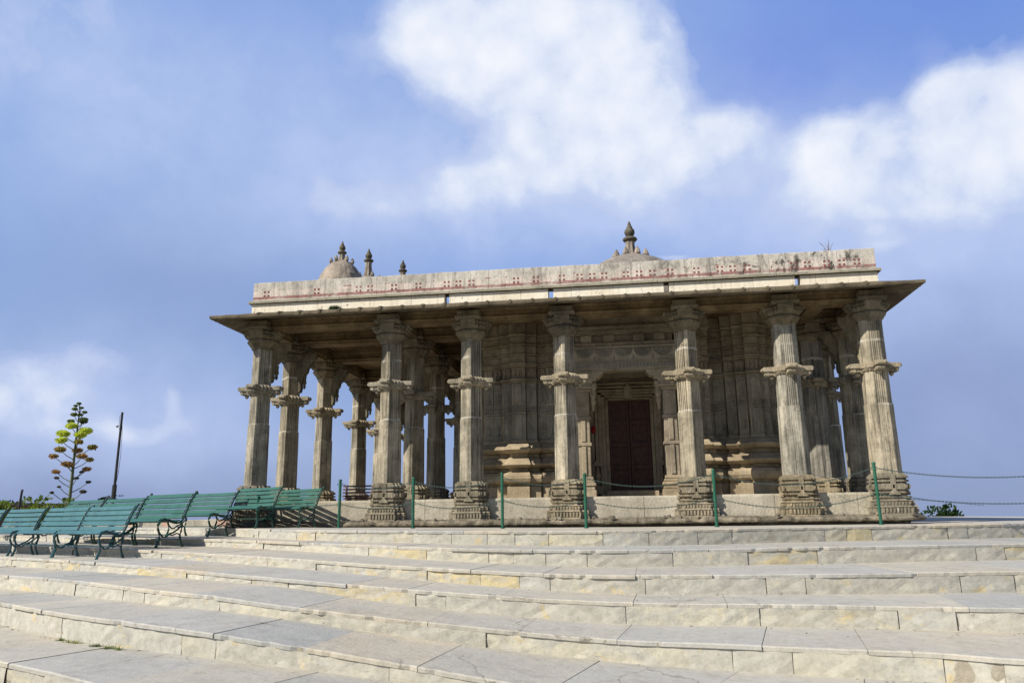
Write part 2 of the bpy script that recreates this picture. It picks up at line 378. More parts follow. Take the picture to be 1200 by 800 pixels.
class Curve:
    def __init__(s, P):
        s.P = P; s.L = [0]
        for a, b in zip(P, P[1:]): s.L.append(s.L[-1] + (b - a).length)
        s.n = s.L[-1]
    def at(s, t):
        t = min(max(t, 0), s.n)
        lo, hi = 0, len(s.L) - 1
        while hi - lo > 1:
            m = (lo + hi) // 2
            if s.L[m] <= t: lo = m
            else: hi = m
        f = (t - s.L[lo]) / max(1e-9, s.L[hi] - s.L[lo]); return s.P[lo].lerp(s.P[hi], f)
    def nrm(s, t):
        d = s.at(t + .3) - s.at(t - .3); return Vector((-d.y, d.x, 0)).normalized()
    def yz(s, x):
        P = s.P; lo, hi = 0, len(P) - 1
        if x <= P[0].x: return P[0]
        if x >= P[-1].x: return P[-1]
        while hi - lo > 1:
            m = (lo + hi) // 2
            if P[m].x <= x: lo = m
            else: hi = m
        f = (x - P[lo].x) / (P[hi].x - P[lo].x); return P[lo].lerp(P[hi], f)
CV = {k: Curve(v) for k, v in DE.items()}
def hit(c, p, d):
    """walk from p along d (horizontal) until crossing curve c (y as function of x)"""
    lo, hi = 0, 8.0
    for _ in range(26):
        m = (lo + hi) / 2; q = p + d * m
        if q.y > c.yz(q.x).y: hi = m
        else: lo = m
    q = p + d * lo; return Vector((q.x, q.y, 0)), lo

TREAD = [(.50, .455, .375), (.475, .445, .385), (.485, .455, .39), (.43, .42, .39), (.45, .44, .41), (.52, .465, .37), (.51, .455, .37), (.465, .445, .395), (.51, .475, .40), (.44, .43, .40), (.405, .405, .385)]
RISER = [(.47, .445, .375), (.455, .435, .375), (.49, .46, .375), (.44, .43, .385), (.51, .44, .28), (.49, .465, .39), (.46, .44, .385), (.48, .445, .35), (.42, .415, .38), (.47, .45, .385), (.465, .44, .365), (.45, .43, .375)]
for k in range(1, 8):
    c = CV[k]; prev = CV.get(k - 1); nxt = CV[k + 1]
    # backing masonry (mortar) under slabs
    mb = MB()
    P = DE[k][::3]
    ring_in = []
    for i, p in enumerate(P):
        t = 0
        if prev:
            # inner line: just behind previous edge
            d = Vector((P[min(i + 1, len(P) - 1)] - P[max(i - 1, 0)])); nn = Vector((-d.y, d.x, 0)).normalized()
            q, s_ = hit(prev, p, nn); q = q + nn * .12; q.z = p.z
        else:
            q = Vector((p.x, 16.0, p.z))
        ring_in.append(q)
    vs = []; fs = []
    for i, (p, q) in enumerate(zip(P, ring_in)):
        d = Vector((P[min(i + 1, len(P) - 1)] - P[max(i - 1, 0)])); nn = Vector((-d.y, d.x, 0)).normalized()
        f = p + nn * .020
        vs += [(q.x, q.y, p.z - .008), (f.x, f.y, p.z - .008), (f.x, f.y, p.z - .6)]
    for i in range(len(P) - 1):
        a = i * 3; fs += [(a, a + 1, a + 4, a + 3), (a + 1, a + 2, a + 5, a + 4)]
    mb.add(vs, fs)
    base = mb.build('step_core', M['mortar'], kind='structure'); base.name = 'stone_step'
    # tread slabs
    tm = MB(); t = 0.0; rnd = random.Random(k * 13)
    while t < c.n - .3:
        w = rnd.uniform(.75, 1.45); t1 = min(t + w, c.n)
        if c.at(t).x > -9.5 and c.at(t).x < 19:
            jj_ = rnd.uniform(.93, 1.04); tm.t = tuple(x * jj_ for x in rnd.choice(TREAD))
            ov = rnd.uniform(.0, .012) + (rnd.uniform(.008, .02) if rnd.random() < .2 else 0); dz = rnd.uniform(-.002, .004); g = .003
            nseg = max(6, int(w / .07)); top_o = []; top_i = []
            for i in range(nseg + 1):
                tt = t + g + (t1 - t - 2 * g) * i / nseg
                p = c.at(tt); nn = c.nrm(tt)
                # joint skew kept constant over the slab
                if prev: q, s_ = hit(prev, p, nn); q = q + nn * .02
                else: q = p + nn * 1.1
                po = p - nn * (ov + rnd.uniform(-.004, .004) - (rnd.uniform(.008, .03) if rnd.random() < .10 else 0))
                top_o.append((po.x, po.y, p.z + dz)); top_i.append((q.x, q.y, p.z + dz + .004))
            th = .042; vs = []
            for o_, i_ in zip(top_o, top_i):
                ch = .008
                dxy = Vector((i_[0] - o_[0], i_[1] - o_[1], 0)); dxy = dxy.normalized() if dxy.length > 1e-6 else Vector((0, 1, 0))
                vs += [i_, (o_[0] + dxy.x * ch * 1.6, o_[1] + dxy.y * ch * 1.6, o_[2] + rnd.uniform(-.002, .001)), (o_[0], o_[1], o_[2] - ch * 1.4), (o_[0] + dxy.x * .004, o_[1] + dxy.y * .004, o_[2] - th), (o_[0] + dxy.x * .08, o_[1] + dxy.y * .08, o_[2] - th)]
            fs = []
            for i in range(nseg):
                a = i * 5; b_ = a + 5
                for q in range(4): fs.append((a + q, a + q + 1, b_ + q + 1, b_ + q))
            fs.append((0, 4, 3, 2, 1)); e = nseg * 5; fs.append((e, e + 1, e + 2, e + 3, e + 4))
            tm.add(vs, fs)
        t = t1
    if not prev:   # platform behind the first row of slabs
        tm.t = (.54, .49, .42)
        P = DE[1][::4]; vs = []; fs = []
        for i, p in enumerate(P):
            vs += [(p.x, p.y + 1.0, p.z - .004), (p.x, 15.0, p.z - .004)]
        for i in range(len(P) - 1): a = i * 2; fs.append((a, a + 2, a + 3, a + 1))
        tm.add(vs, fs)
    tm.build('step_tread', M['step_top'], parent=base)
    # riser stones
    rm = MB(); t = 0.0
    while t < c.n - .3:
        w = rnd.choice([rnd.uniform(.35, .7), rnd.uniform(.7, 1.4), rnd.uniform(1.1, 2.3)]); t1 = min(t + w, c.n)
        if -9.5 < c.at(t).x < 19:
            jj_ = rnd.uniform(.93, 1.05); rm.t = tuple(x * jj_ for x in rnd.choice(RISER))
            set_ = rnd.uniform(-.008, .012); g = .004; nseg = max(3, int(w / .12)); vs = []
            zs = [0, .33, .66, 1]
            for i in range(nseg + 1):
                tt = t + g + (t1 - t - 2 * g) * i / nseg
                p = c.at(tt); nn = c.nrm(tt)
                q = p - nn * .01; zb = None
                # depth of the tread below
                zb = nxt.yz(p.x).z
                for z in zs:
                    jx = rnd.uniform(-.006, .006) if 0 < z < 1 else rnd.uniform(-.003, .003)
                    o = q + nn * (.012 + set_ + jx)
                    if i in (0, nseg): o = o + nn * .006
                    vs.append((o.x, o.y, (zb - .03) + (p.z - .041 - zb + .03) * z))
                vs.append((q.x + nn.x * .06, q.y + nn.y * .06, p.z - .041))
            fs = []
            for i in range(nseg):
                a = i * 5; b_ = a + 5
                for q in range(4): fs.append((a + q, b_ + q, b_ + q + 1, a + q + 1))
            rm.add(vs, fs)
        t = t1
    rm.build('step_riser', M['step_riser'], parent=base, smooth=False)

def ztop(x, y):
    """height of the walking surface at x,y"""
    z = None
    for k in range(1, 9):
        q = CV[k].yz(x)
        if y >= q.y: return q.z
    return -1.7

# hill top ground, one sheet to the horizon
gm = MB(); rad = [0, 6, 12, 18, 24, 32, 45, 70, 120, 250, 600, 1500, 4000, 9000]; nseg = 64; vs = []; fs = []
for i, r in enumerate(rad):
    for s_ in range(nseg):
        a = 2 * math.pi * s_ / nseg
        z = interp(r, [(0, -1.95), (24, -2.0), (32, -2.6), (45, -6), (70, -14), (120, -32), (250, -70), (600, -120), (9000, -420)])
        z += mn.noise(Vector((math.cos(a) * r * .05, math.sin(a) * r * .05, 1))) * min(r * .03, 18)
        vs.append((6 + math.cos(a) * r, 0 + math.sin(a) * r, z))
for i in range(len(rad) - 1):
    for s_ in range(nseg):
        q = (s_ + 1) % nseg; fs.append((i * nseg + s_, (i + 1) * nseg + s_, (i + 1) * nseg + q, i * nseg + q))
gm.add(vs, fs); gm.build('ground', M['earth'], smooth=True, kind='structure')

gb = MB(); rg = random.Random(3)
for i in range(900):
    k = rg.choice([1, 2, 3, 4, 5, 6]); x = rg.uniform(-4, 15); q = CV[k].yz(x); z = CV[k + 1].yz(x).z
    nn = Vector((.42, .9)) if x < 6 else Vector((0, 1)); o = -.02 - abs(rg.gauss(0, .05)) if rg.random() < .75 else -rg.uniform(.05, .9)
    s_ = rg.uniform(.004, .013) * (1 if rg.random() < .93 else 1.8)
    gb.t = rg.choice([(1, 1, 1), (.6, .55, .5), (1.2, 1.1, 1)])
    gb.lathe(q.x + nn.x * o, q.y + nn.y * o, ngon(5, rg.random()), [(s_, z), (s_ * 1.1, z + s_ * .5), (s_ * .4, z + s_)], j=.3)
gv = gb.build('gravel', M['mortar'], kind='stuff')

# ------------------------------------------------------------------ temple
XC = [0, 2.929, 4.669, 6.628, 9.105, 11.05, 12.684]; X6 = XC[-1]; YB = 10.15
FL = .462
temple = empty('temple'); tag(temple, 'weathered grey-brown stone temple hall with carved columns, broad eave and small domes on a plinth', 'temple')

def section(kind, deep=.075):
    if kind == 'v':   # octagon with a vertex to the front, a groove in each face
        a = .13; base_ = [(1, -a), (1, a), (a, 1), (-a, 1), (-1, a), (-1, -a), (-a, -1), (a, -1)]; base_ = [(x * .93, y * .93) for x, y in base_]
    else:
        a = .50; base_ = [(1, -a), (1, a), (a, 1), (-a, 1), (-1, a), (-1, -a), (-a, -1), (a, -1)]
        base_ = [(x * .95, y * .95) for x, y in base_]
    out = []
    for i in range(8):
        p = Vector(base_[i]); q = Vector(base_[(i + 1) % 8]); L = (q - p).length; nn = Vector(((p + q).x, (p + q).y)).normalized()
        out.append(tuple(p))
        for f0 in (((.13, .20), (.31, .38), (.47, .53), (.62, .69), (.80, .87)) if L > .7 else ()):
            for f, dd in ((f0[0], 0), (f0[0] + .012, deep), (f0[1] - .012, deep), (f0[1], 0)):
                v = p.lerp(q, f) - nn * dd; out.append((v.x, v.y))
    return out
SECV = (section('v', .012), section('v', .08)); SECF = (section('f', .010), section('f', .07))
def redent(a=.62, b=.82):
    q = [(1, -a), (1, a), (b, a), (b, b), (a, b), (a, 1)]
    out = []
    for k in range(4):
        c_, s_ = [(1, 0), (0, 1), (-1, 0), (0, -1)][k]
        pts = [(1, 0.0), (1, a), (b, a), (b, b), (a, b), (a, 1)]
        out += [(x * c_ - y * s_, x * s_ + y * c_) for x, y in pts]
    return out
SECB = redent()

def shaft_mesh(sec, shoulder):
    mb = MB(); prof = []
    lo = .800
    z = lo
    r = .262
    prof.append((r * 1.0, z)); z += .02
    while z < shoulder - .02:
        prof.append((r * (1 - .03 * (z - lo)), z)); z += .19
    prof.append((r * (1 - .03 * (shoulder - lo)), shoulder)); prof.append((r * .90, shoulder + .006))
    mb.lathe(0, 0, sec[0], prof, j=.006); prof = [(r * .90, shoulder + .004)]
    z = shoulder + .15
    while z < 3.74: prof.append((r * (.90 - .015 * (z - shoulder)), z)); z += .2
    prof.append((r * .88, 3.76))
    mb.lathe(0, 0, sec[1], prof, j=.006)
    return mb
def base_mesh():
    mb = MB()
    prof = [(.46, -.02), (.46, .05), (.44, .06), (.42, .07), (.415, .17), (.44, .175), (.435, .20), (.385, .21), (.375, .28), (.395, .285), (.39, .30), (.34, .305), (.33, .335), (.355, .345), (.36, .37), (.29, .385), (.285, .42),
            (.345, .43), (.35, .455), (.30, .465), (.30, .49), (.345, .50), (.345, .60), (.295, .608), (.295, .632), (.34, .64), (.34, .67), (.29, .678), (.29, .702), (.335, .71), (.335, .755), (.29, .77), (.285, .80)]
    mb.lathe(0, 0, SECB, [(r * .93, z) for r, z in prof], j=.008)
    for sx, sy in ((1, 0), (-1, 0), (0, 1), (0, -1)):     # carved faces: gable ornament, ribs and row of teeth
        def at(u, v, z): return (sx * v + (-sy) * u, sy * v + sx * u, z)
        def bb(u0, u1, v0, v1, z0, z1):
            vs = [at(u, v, z) for z in (z0, z1) for v in (v0, v1) for u in (u0, u1)]
            mb.add(vs, [(0, 2, 3, 1), (4, 5, 7, 6), (0, 1, 5, 4), (2, 6, 7, 3), (0, 4, 6, 2), (1, 3, 7, 5)])
        bb(-.045, .045, .25, .325, .50, .78)
        vs = [at(-.10, .28, .40), at(.10, .28, .40), at(0, .28, .52), at(-.10, .36, .40), at(.10, .36, .40), at(0, .35, .52)]
        mb.add(vs, [(0, 1, 2), (3, 5, 4), (0, 3, 4, 1), (1, 4, 5, 2), (2, 5, 3, 0)])
        for i in range(9):
            u = -.22 + i * .055
            bb(u - .016, u + .016, .30, .325, .52, .585)
        for i in range(9):
            u = -.25 + i * .0625
            bb(u - .017, u + .017, .33, .412, .075, .165)
        for i in range(9):
            u = -.23 + i * .0575
            bb(u - .013, u + .013, .30, .372, .222, .272)
    return mb
def ring_mesh():
    mb = MB()
    mb.lathe(0, 0, SECB, [(.235, 2.745), (.255, 2.77), (.25, 2.80), (.285, 2.81), (.285, 2.90), (.255, 2.905), (.25, 2.925), (.22, 2.935)], j=.008)
    for k in range(4):
        c_, s_ = [(1, 0), (0, 1), (-1, 0), (0, -1)][k]
        def fn(a, p): return (p[0] * c_ - a * s_, p[0] * s_ + a * c_, p[1])
        mb.prism([(.2, 2.825), (.455, 2.825), (.475, 2.835), (.48, 2.90), (.465, 2.915), (.2, 2.92)], fn, -.105, .105, 1)       # square ended slab
        mb.prism([(.42, 2.84), (.50, 2.845), (.50, 2.895), (.42, 2.90)], fn, -.075, .075, 1)
        mb.prism([(.2, 2.72), (.26, 2.73), (.30, 2.76), (.33, 2.745), (.37, 2.735), (.42, 2.745), (.445, 2.775), (.44, 2.81), (.41, 2.822), (.2, 2.822)], fn, -.07, .07, 1)   # scroll below
        pts = [(.385 * c_ - t * s_, .385 * s_ + t * c_, 2.775) for t in (-.085, .085)]; mb.tube(pts, .034, 9)
        for t in (-.07, -.023, .023, .07):            # beaded edge
            mb.prism([(.478, 2.855), (.49, 2.855), (.49, 2.885), (.478, 2.885)], fn, t - .012, t + .012, 1)
        mb.lathe(.31 * c_, .31 * s_, ngon(6), [(.012, 2.665), (.04, 2.69), (.05, 2.72), (.04, 2.74)], j=.05)
        a = R(45 + 90 * k)
        mb.lathe(.265 * math.cos(a), .265 * math.sin(a), ngon(6), [(.02, 2.76), (.045, 2.79), (.045, 2.83), (.055, 2.85), (.05, 2.90), (.02, 2.91)], j=.05)
    return mb
def cap_mesh():
    mb = MB()
    mb.lathe(0, 0, ngon(8, .5), [(.235, 3.72), (.25, 3.75), (.25, 3.775), (.275, 3.79), (.30, 3.83), (.335, 3.87), (.345, 3.90), (.33, 3.925), (.30, 3.94), (.305, 3.955), (.28, 3.985), (.28, 4.0)], j=.012)
    mb.lathe(0, 0, SECB, [(.29, 3.94), (.325, 3.97), (.33, 4.02), (.30, 4.03), (.30, 4.05), (.335, 4.06), (.335, 4.09), (.30, 4.10), (.30, 4.13)], j=.01)
    for k in range(4):
        c_, s_ = [(1, 0), (0, 1), (-1, 0), (0, -1)][k]
        def fn(a, p): return (p[0] * c_ - a * s_, p[0] * s_ + a * c_, p[1])
        mb.prism([(.2, 3.95), (.30, 3.95), (.33, 3.965), (.34, 4.0), (.37, 4.005), (.385, 4.03), (.39, 4.065), (.42, 4.07), (.425, 4.09), (.425, 4.128), (.2, 4.128)], fn, -.15, .15, 2)
    mb.box(-.235, .235, -.40, -.205, 4.131, 4.315, .004); mb.box(-.27, .27, -.44, -.206, 4.131, 4.19, .004)
    return mb
def strut_mesh():
    mb = MB()
    def fn(a, p): return (a, p[0], p[1])
    mb.prism([(.18, 3.02), (.25, 3.03), (.27, 3.12), (.26, 3.22), (.31, 3.30), (.33, 3.42), (.40, 3.50), (.42, 3.60), (.50, 3.66), (.53, 3.76), (.60, 3.82), (.61, 3.95), (.18, 3.95)], fn, -.075, .075, 2)
    mb.lathe(0, .33, ngon(7), [(.01, 3.10), (.04, 3.15), (.03, 3.2), (.055, 3.25), (.04, 3.32), (.05, 3.42)], j=.05)
    return mb

def make_column(sec, sh, warm=False):
    e = empty('column', parent=temple)
    shaft_mesh(sec, sh).build('shaft', M['shaft'], e, bevel=.004)
    base_mesh().build('base', M['base'], e)
    ring_mesh().build('bracket_ring', M['ringm'], e, bevel=.008)
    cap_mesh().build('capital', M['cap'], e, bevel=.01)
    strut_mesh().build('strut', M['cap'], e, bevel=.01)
    return e
protoV = make_column(SECV, 2.08); protoF = make_column(SECF, 2.12)
used = set()
def place_col(x, y, kind, inward):
    p = protoV if kind == 'v' else protoF
    o = p if kind not in used else copy_tree(p, temple)
    used.add(kind); o.parent = temple
    o.location = (x, y, 0)
    for ch in kids(o):
        if ch.name.startswith('strut'): ch.rotation_euler = (0, 0, inward)
        if ch.name.startswith('shaft'): ch.rotation_euler = (0, 0, random.choice([0, 1, 2, 3]) * math.pi / 2)
    return o
for x, kd in zip(XC, 'vvvvvff'): place_col(x, 0, kd, 0 if 0 < x < X6 else (R(-45) if x == 0 else R(45)))
YF = [1.54, 3.69, 6.45, 8.6, 10.15]
for y in YF: place_col(0, y, 'v', R(-90))
for y in YF[:4]: place_col(X6, y, 'f', R(90))
for x, y in ((3.03, 1.54), (3.03, 3.69), (3.12, 6.45)): place_col(x, y, 'v', R(90))
place_col(11.95, 1.75, 'f', R(90))

# plinth: slabs between the columns, floor, weathered ledge
pm = MB()
PL = [(.60, .57, .52), (1.05, 1.03, 1.0), (.95, .93, .9), (1.0, .97, .9), (.88, .86, .82)]
def plinth_side(a0, a1, fn):
    x = a0
    while x < a1 - .05:
        w = min(random.uniform(1.0, 1.7), a1 - x)
        if a1 - x - w < .35: w = a1 - x
        pm.t = random.choice(PL[1:]); d = random.uniform(0, .012)
        x0, x1 = x + .006, x + w - .006
        poly = [(d, .0), (d - .006, .42), (d + .004, .452), (d + .02, FL), (d + .3, FL), (d + .3, 0)]
        pm.prism(poly, lambda a, p: fn(a, p[0], p[1]), x0, x1, 1)
        x += w
plinth_side(-.04, X6 + .04, lambda a, d, z: (a, -.06 + d, z))
plinth_side(-.06, YB, lambda a, d, z: (-.05 + d, a, z))
plinth_side(-.06, YB, lambda a, d, z: (X6 + .05 - d, a, z))
pm.t = (.8, .75, .66)
pm.box(.1, X6 - .1, .08, YB, -.1, FL - .004)
pm.t = (1.25, 1.2, 1.1)
pm.box(-.03, X6 + .03, -.045, .06, -.1, FL - .01)
plinth = pm.build('plinth', M['plinth'], temple)
# crust of lime at the foot of the plinth wall and rough ledge below
lm = MB(); n = 170; vs = []; fs = []
prof = [(-.08, .055), (-.22, .06), (-.38, .05), (-.50, .025), (-.56, -.015), (-.555, -.045), (-.50, -.066), (-.30, -.072), (-.28, -.15)]
path = []
x = -.62
def ledge_path():
    pts = []
    x0, x1 = -.02, X6 + .02
    for i in range(40): pts.append((x0 , YB - (YB) * i / 40, -1, 0))
    for i in range(5): a = R(180 + 90 * i / 5); pts.append((x0, 0, math.cos(a), math.sin(a)))
    for i in range(300): pts.append((x0 + (x1 - x0) * i / 300, 0, 0, -1))
    for i in range(5): a = R(270 + 90 * i / 5); pts.append((x1, 0, math.cos(a), math.sin(a)))
    for i in range(40): pts.append((x1, YB * i / 40, 1, 0))
    return pts
LP = ledge_path(); m_ = len(prof)
for (x, y, nx, ny) in LP:
    nz = mn.noise(Vector((x * 2.3, y * 2.3, 0))) * .5 + mn.noise(Vector((x * 9, y * 9, 3))) * .6
    chip = max(0, mn.noise(Vector((x * 2.6, y * 2.6, 9)))) ** 1.2
    for (d, z) in prof:
        f = 1 if d < -.3 else .2
        dd = -d + (nz * .05 - chip * .24) * f
        vs.append((x + nx * dd, y + ny * dd, z + nz * .03 * f - chip * .05 * (z > 0) + random.uniform(-.004, .004)))
for i in range(len(LP) - 1):
    for k in range(m_ - 1):
        fs.append((i * m_ + k, i * m_ + k + 1, (i + 1) * m_ + k + 1, (i + 1) * m_ + k))
lm.add(vs, fs); lm.build('plinth_ledge', M['ledge'], temple)
rb = MB()                                       # broken stone bits on the ledge
for i in range(60):
    x = random.uniform(-.3, X6 + .3); y = -random.uniform(.12, .5); s_ = random.uniform(.012, .05)
    rb.lathe(x, y, ngon(6, random.random()), [(s_, .03), (s_ * 1.2, .05 + s_ * .3), (s_ * .5, .055 + s_ * .9)], j=.3)
rb.build('loose_chips', M['ledge'], temple)['kind'] = 'stuff'

# beams, ceiling
bm_ = MB()
bpoly = lambda: [(-.17, 4.13), (.17, 4.13), (.17, 4.2), (.20, 4.21), (.20, 4.44), (-.20, 4.44), (-.20, 4.36), (-.17, 4.35), (-.17, 4.24), (-.20, 4.22), (-.20, 4.19), (-.17, 4.18)]
def beam_x(y, x0, x1): bm_.prism(bpoly(), lambda a, p: (a, y + p[0], p[1]), x0, x1, 1)
def beam_y(x, y0, y1): bm_.prism(bpoly(), lambda a, p: (x + p[0], a, p[1]), y0, y1, 1)
for a, b in zip(XC, XC[1:]): beam_x(0, a + .004 + (0.0 if a else -.2), b - .004 + (.2 if b == X6 else 0))
ys = [0] + YF
for a, b in zip(ys, ys[1:]):
    beam_y(0, a + .205, b + .195); beam_y(X6, a + .205, b + .195)
    beam_y(3.03, a + .205, b + .195)
    if a == 0: beam_y(11.75, a + .205, b + .195)
for y in YF[:4]: beam_x(y - .003, .206, 2.82); beam_x(y - .003, 3.24, 4.6)
for y in YF[:2]: beam_x(y - .003, 11.96, X6 - .206)
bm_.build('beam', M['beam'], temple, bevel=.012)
cm = MB()
for i in range(13):
    cm.box(-.18 + i * 1.005, -.18 + (i + 1) * 1.005 - .01, -.18, YB + .15, 4.443 + (i % 2) * .003, 4.52)
# rotated-square coffers in the bays
for (x0, x1, y0, y1) in ((.2, 2.8, .2, 1.35), (.2, 2.8, 1.75, 3.5), (3.25, 4.5, .2, 1.35), (4.9, 6.4, .2, 1.1), (9.3, 10.9, .2, 1.1), (6.8, 8.9, .2, 1.0)):
    for q in range(3):
        f = q * .16
        for k in range(4):
            xa, xb, ya, yb = x0 + f, x1 - f, y0 + f, y1 - f
            if yb - ya < .3: continue
            z0 = 4.40 + q * .013; w = .06
            if k == 0: cm.box(xa, xb, ya, ya + w, z0, 4.445)
            if k == 1: cm.box(xa, xb, yb - w, yb, z0, 4.445)
            if k == 2: cm.box(xa, xa + w, ya + w, yb - w, z0, 4.445)
            if k == 3: cm.box(xb - w, xb, ya + w, yb - w, z0, 4.445)
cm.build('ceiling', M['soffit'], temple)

# eave (chajja): sloping slabs with little rolls along the edge, hipped corners
ea = MB(); OV = .84
def eave_side(p0, p1, nrm):
    """p0,p1 : wall line end points (x,y); mitred corners"""
    d = (Vector(p1) - Vector(p0)); L = d.length; d = d / L; nrm = Vector(nrm)
    n = int(L / .16)
    def pt(s_, o, z):     # s_ in 0..1 along mitred strip, o outward distance
        a = Vector(p0) - d * o; b = Vector(p1) + d * o; q = a.lerp(b, s_) + nrm * o
        return (q.x, q.y, z)
    rows = [(.13, 4.565), (.5, 4.44), (OV - .012, 4.345), (OV, 4.325), (OV - .004, 4.285), (OV - .03, 4.268), (.5, 4.33), (.18, 4.40)]
    vs = []; fs = []; m = len(rows)
    for i in range(n + 1):
        wob = random.uniform(-.012, .012) - (random.uniform(.01, .035) if random.random() < .07 else 0)
        for k, (o, z) in enumerate(rows):
            e = 1 if o > .7 else 0
            vs.append(pt(i / n, o + wob * e * .8, z + (wob * .6 + mn.noise(Vector((i * .13, k * .1, 5))) * .012) * e))
    for i in range(n):
        for k in range(m - 1): fs.append((i * m + k, (i + 1) * m + k, (i + 1) * m + k + 1, i * m + k + 1))
    ea.add(vs, fs)
    s_ = .25                      # rolls over slab joints
    while s_ < L - .1:
        a = Vector(p0) + d * s_
        pts = []
        for o in (.62, .72, OV - .02, OV + .016): pts.append((a.x + nrm.x * o, a.y + nrm.y * o, interp(o, [(.13, 4.57), (.5, 4.445), (OV, 4.335)])))
        ea.tube(pts, [.018, .03, .04, .034], 7)
        s_ += .455 + random.uniform(-.02, .02)
    s_ = .12                      # ribs carved in the underside
    while s_ < L:
        a = Vector(p0) + d * s_
        pts = [(a.x + nrm.x * o, a.y + nrm.y * o, z) for o, z in ((.2, 4.395), (.5, 4.328), (.78, 4.275))]
        ea.tube(pts, .012, 4); s_ += .24
eave_side((-.0, 0), (X6, 0), (0, -1)); eave_side((X6, 0), (X6, YB), (1, 0)); eave_side((0, YB), (0, 0), (-1, 0)); eave_side((X6, YB), (0, YB), (0, 1))
for (cx, cy, sx, sy) in ((0, 0, -1, -1), (X6, 0, 1, -1)):
    for i in range(1, 5):
        for swap in (0, 1):
            o = i * .18
            a = (cx + sx * .2, cy + sy * .2, 4.395); b = (cx + sx * (OV - .03), cy + sy * (OV - o), 4.27) if not swap else (cx + sx * (OV - o), cy + sy * (OV - .03), 4.27)
            ea.tube([a, b], .014, 4)
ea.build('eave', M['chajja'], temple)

# cream band with drain gaps, cornice, painted parapet
def perim(mb, q, z0, z1, thick, gaps=(), seam=None, top_j=0, lean=0):
    def run(p0, p1, nrm, g):
        d = Vector(p1) - Vector(p0); L = d.length; d /= L; nrm = Vector(nrm)
        cuts = [0]
        t = 0
        if seam:
            while t < L:
                t += random.uniform(*seam)
                if t < L - .3: cuts.append(t)
        cuts.append(L)
        segs = []
        for a, b in zip(cuts, cuts[1:]): segs.append((a + (.003 if a else 0), b - (.003 if b < L else 0)))
        for (g0, g1) in g:
            ns = []
            for a, b in segs:
                if b <= g0 or a >= g1: ns.append((a, b)); continue
                if a < g0: ns.append((a, g0))
                if b > g1: ns.append((g1, b))
            segs = ns
        for a, b in segs:
            m = max(1, int((b - a) / .2)); dz0 = random.uniform(-top_j, top_j); off = random.uniform(-.004, .004)
            for side in (0,):
                vs = []
                for i in range(m + 1):
                    p = Vector(p0) + d * (a + (b - a) * i / m)
                    tz = z1 + dz0 + (random.uniform(-top_j, top_j) if top_j else 0)
                    o = nrm * off
                    for (k, z) in ((0, z0), (0, tz - .01), (.012, tz), (thick, tz), (thick, z0)):
                        q_ = p - nrm * k + o; vs.append((q_.x, q_.y, z))
                fs = []
                for i in range(m):
                    for k in range(4): A = i * 5 + k; fs.append((A, A + 5, A + 6, A + 1))
                fs.append((0, 1, 2, 3, 4)); e = m * 5; fs.append((e + 4, e + 3, e + 2, e + 1, e))
                mb.add(vs, fs)
    run((-q, -q), (X6 + q, -q), (0, -1), gaps)
    run((X6 + q, -q + thick), (X6 + q, YB + q), (1, 0), ()); run((-q, YB + q), (-q, -q + thick), (-1, 0), ()); run((X6 + q, YB + q + .001), (-q, YB + q + .001), (0, 1), ())
GAPX = [4.18, 6.40, 8.78, 11.37]
cb = MB(); perim(cb, .215, 4.46, 4.74, .25, [(g + .215 - .055, g + .215 + .055) for g in GAPX], (.8, 1.6)); cb.build('roof_band', M['cream'], temple)
dk = MB(); dk.box(-.1, X6 + .1, .10, .13, 4.5, 4.60); dk.build('drain_gap_shade', M['drain'], temple)  # dark sheet behind the gaps, their shade put into its colour
cn = MB(); perim(cn, .275, 4.738, 4.80, .3, (), (1.5, 2.6), .002); cn.build('cornice', M['cornice'], temple, bevel=.008)
pp = MB(); perim(pp, .205, 4.80, 5.23, .16, (), (1.0, 1.7), .006)
# incised flower crosses: four petals round a centre
par = pp.build('parapet', M['parapet'], temple)
fm = MB()
x = .1; i = 0; rr = random.Random(5)
while x < X6 + .1:
    if rr.random() < .82:
        for dx, dz in ((-1, -1), (1, 1), (-1, 1), (1, -1)):
            s_ = .027; cx, cz = x + dx * .043, 4.965 + dz * .043
            fm.box(cx - s_ * .8, cx + s_ * .8, -.2085, -.2035, cz - s_ * .8, cz + s_ * .8)
    x += .27 + (.0 if i % 3 else rr.uniform(.05, .45)) + rr.uniform(-.02, .02); i += 1
fm.build('flower_motif', plain('faded_maroon_motif', (.22, .10, .095), .9, .1, .4), temple)['kind'] = 'stuff'
rf = MB(); rf.box(-.0, X6, .14, YB, 4.53, 4.60); rf.build('roof', M['dome'], temple)

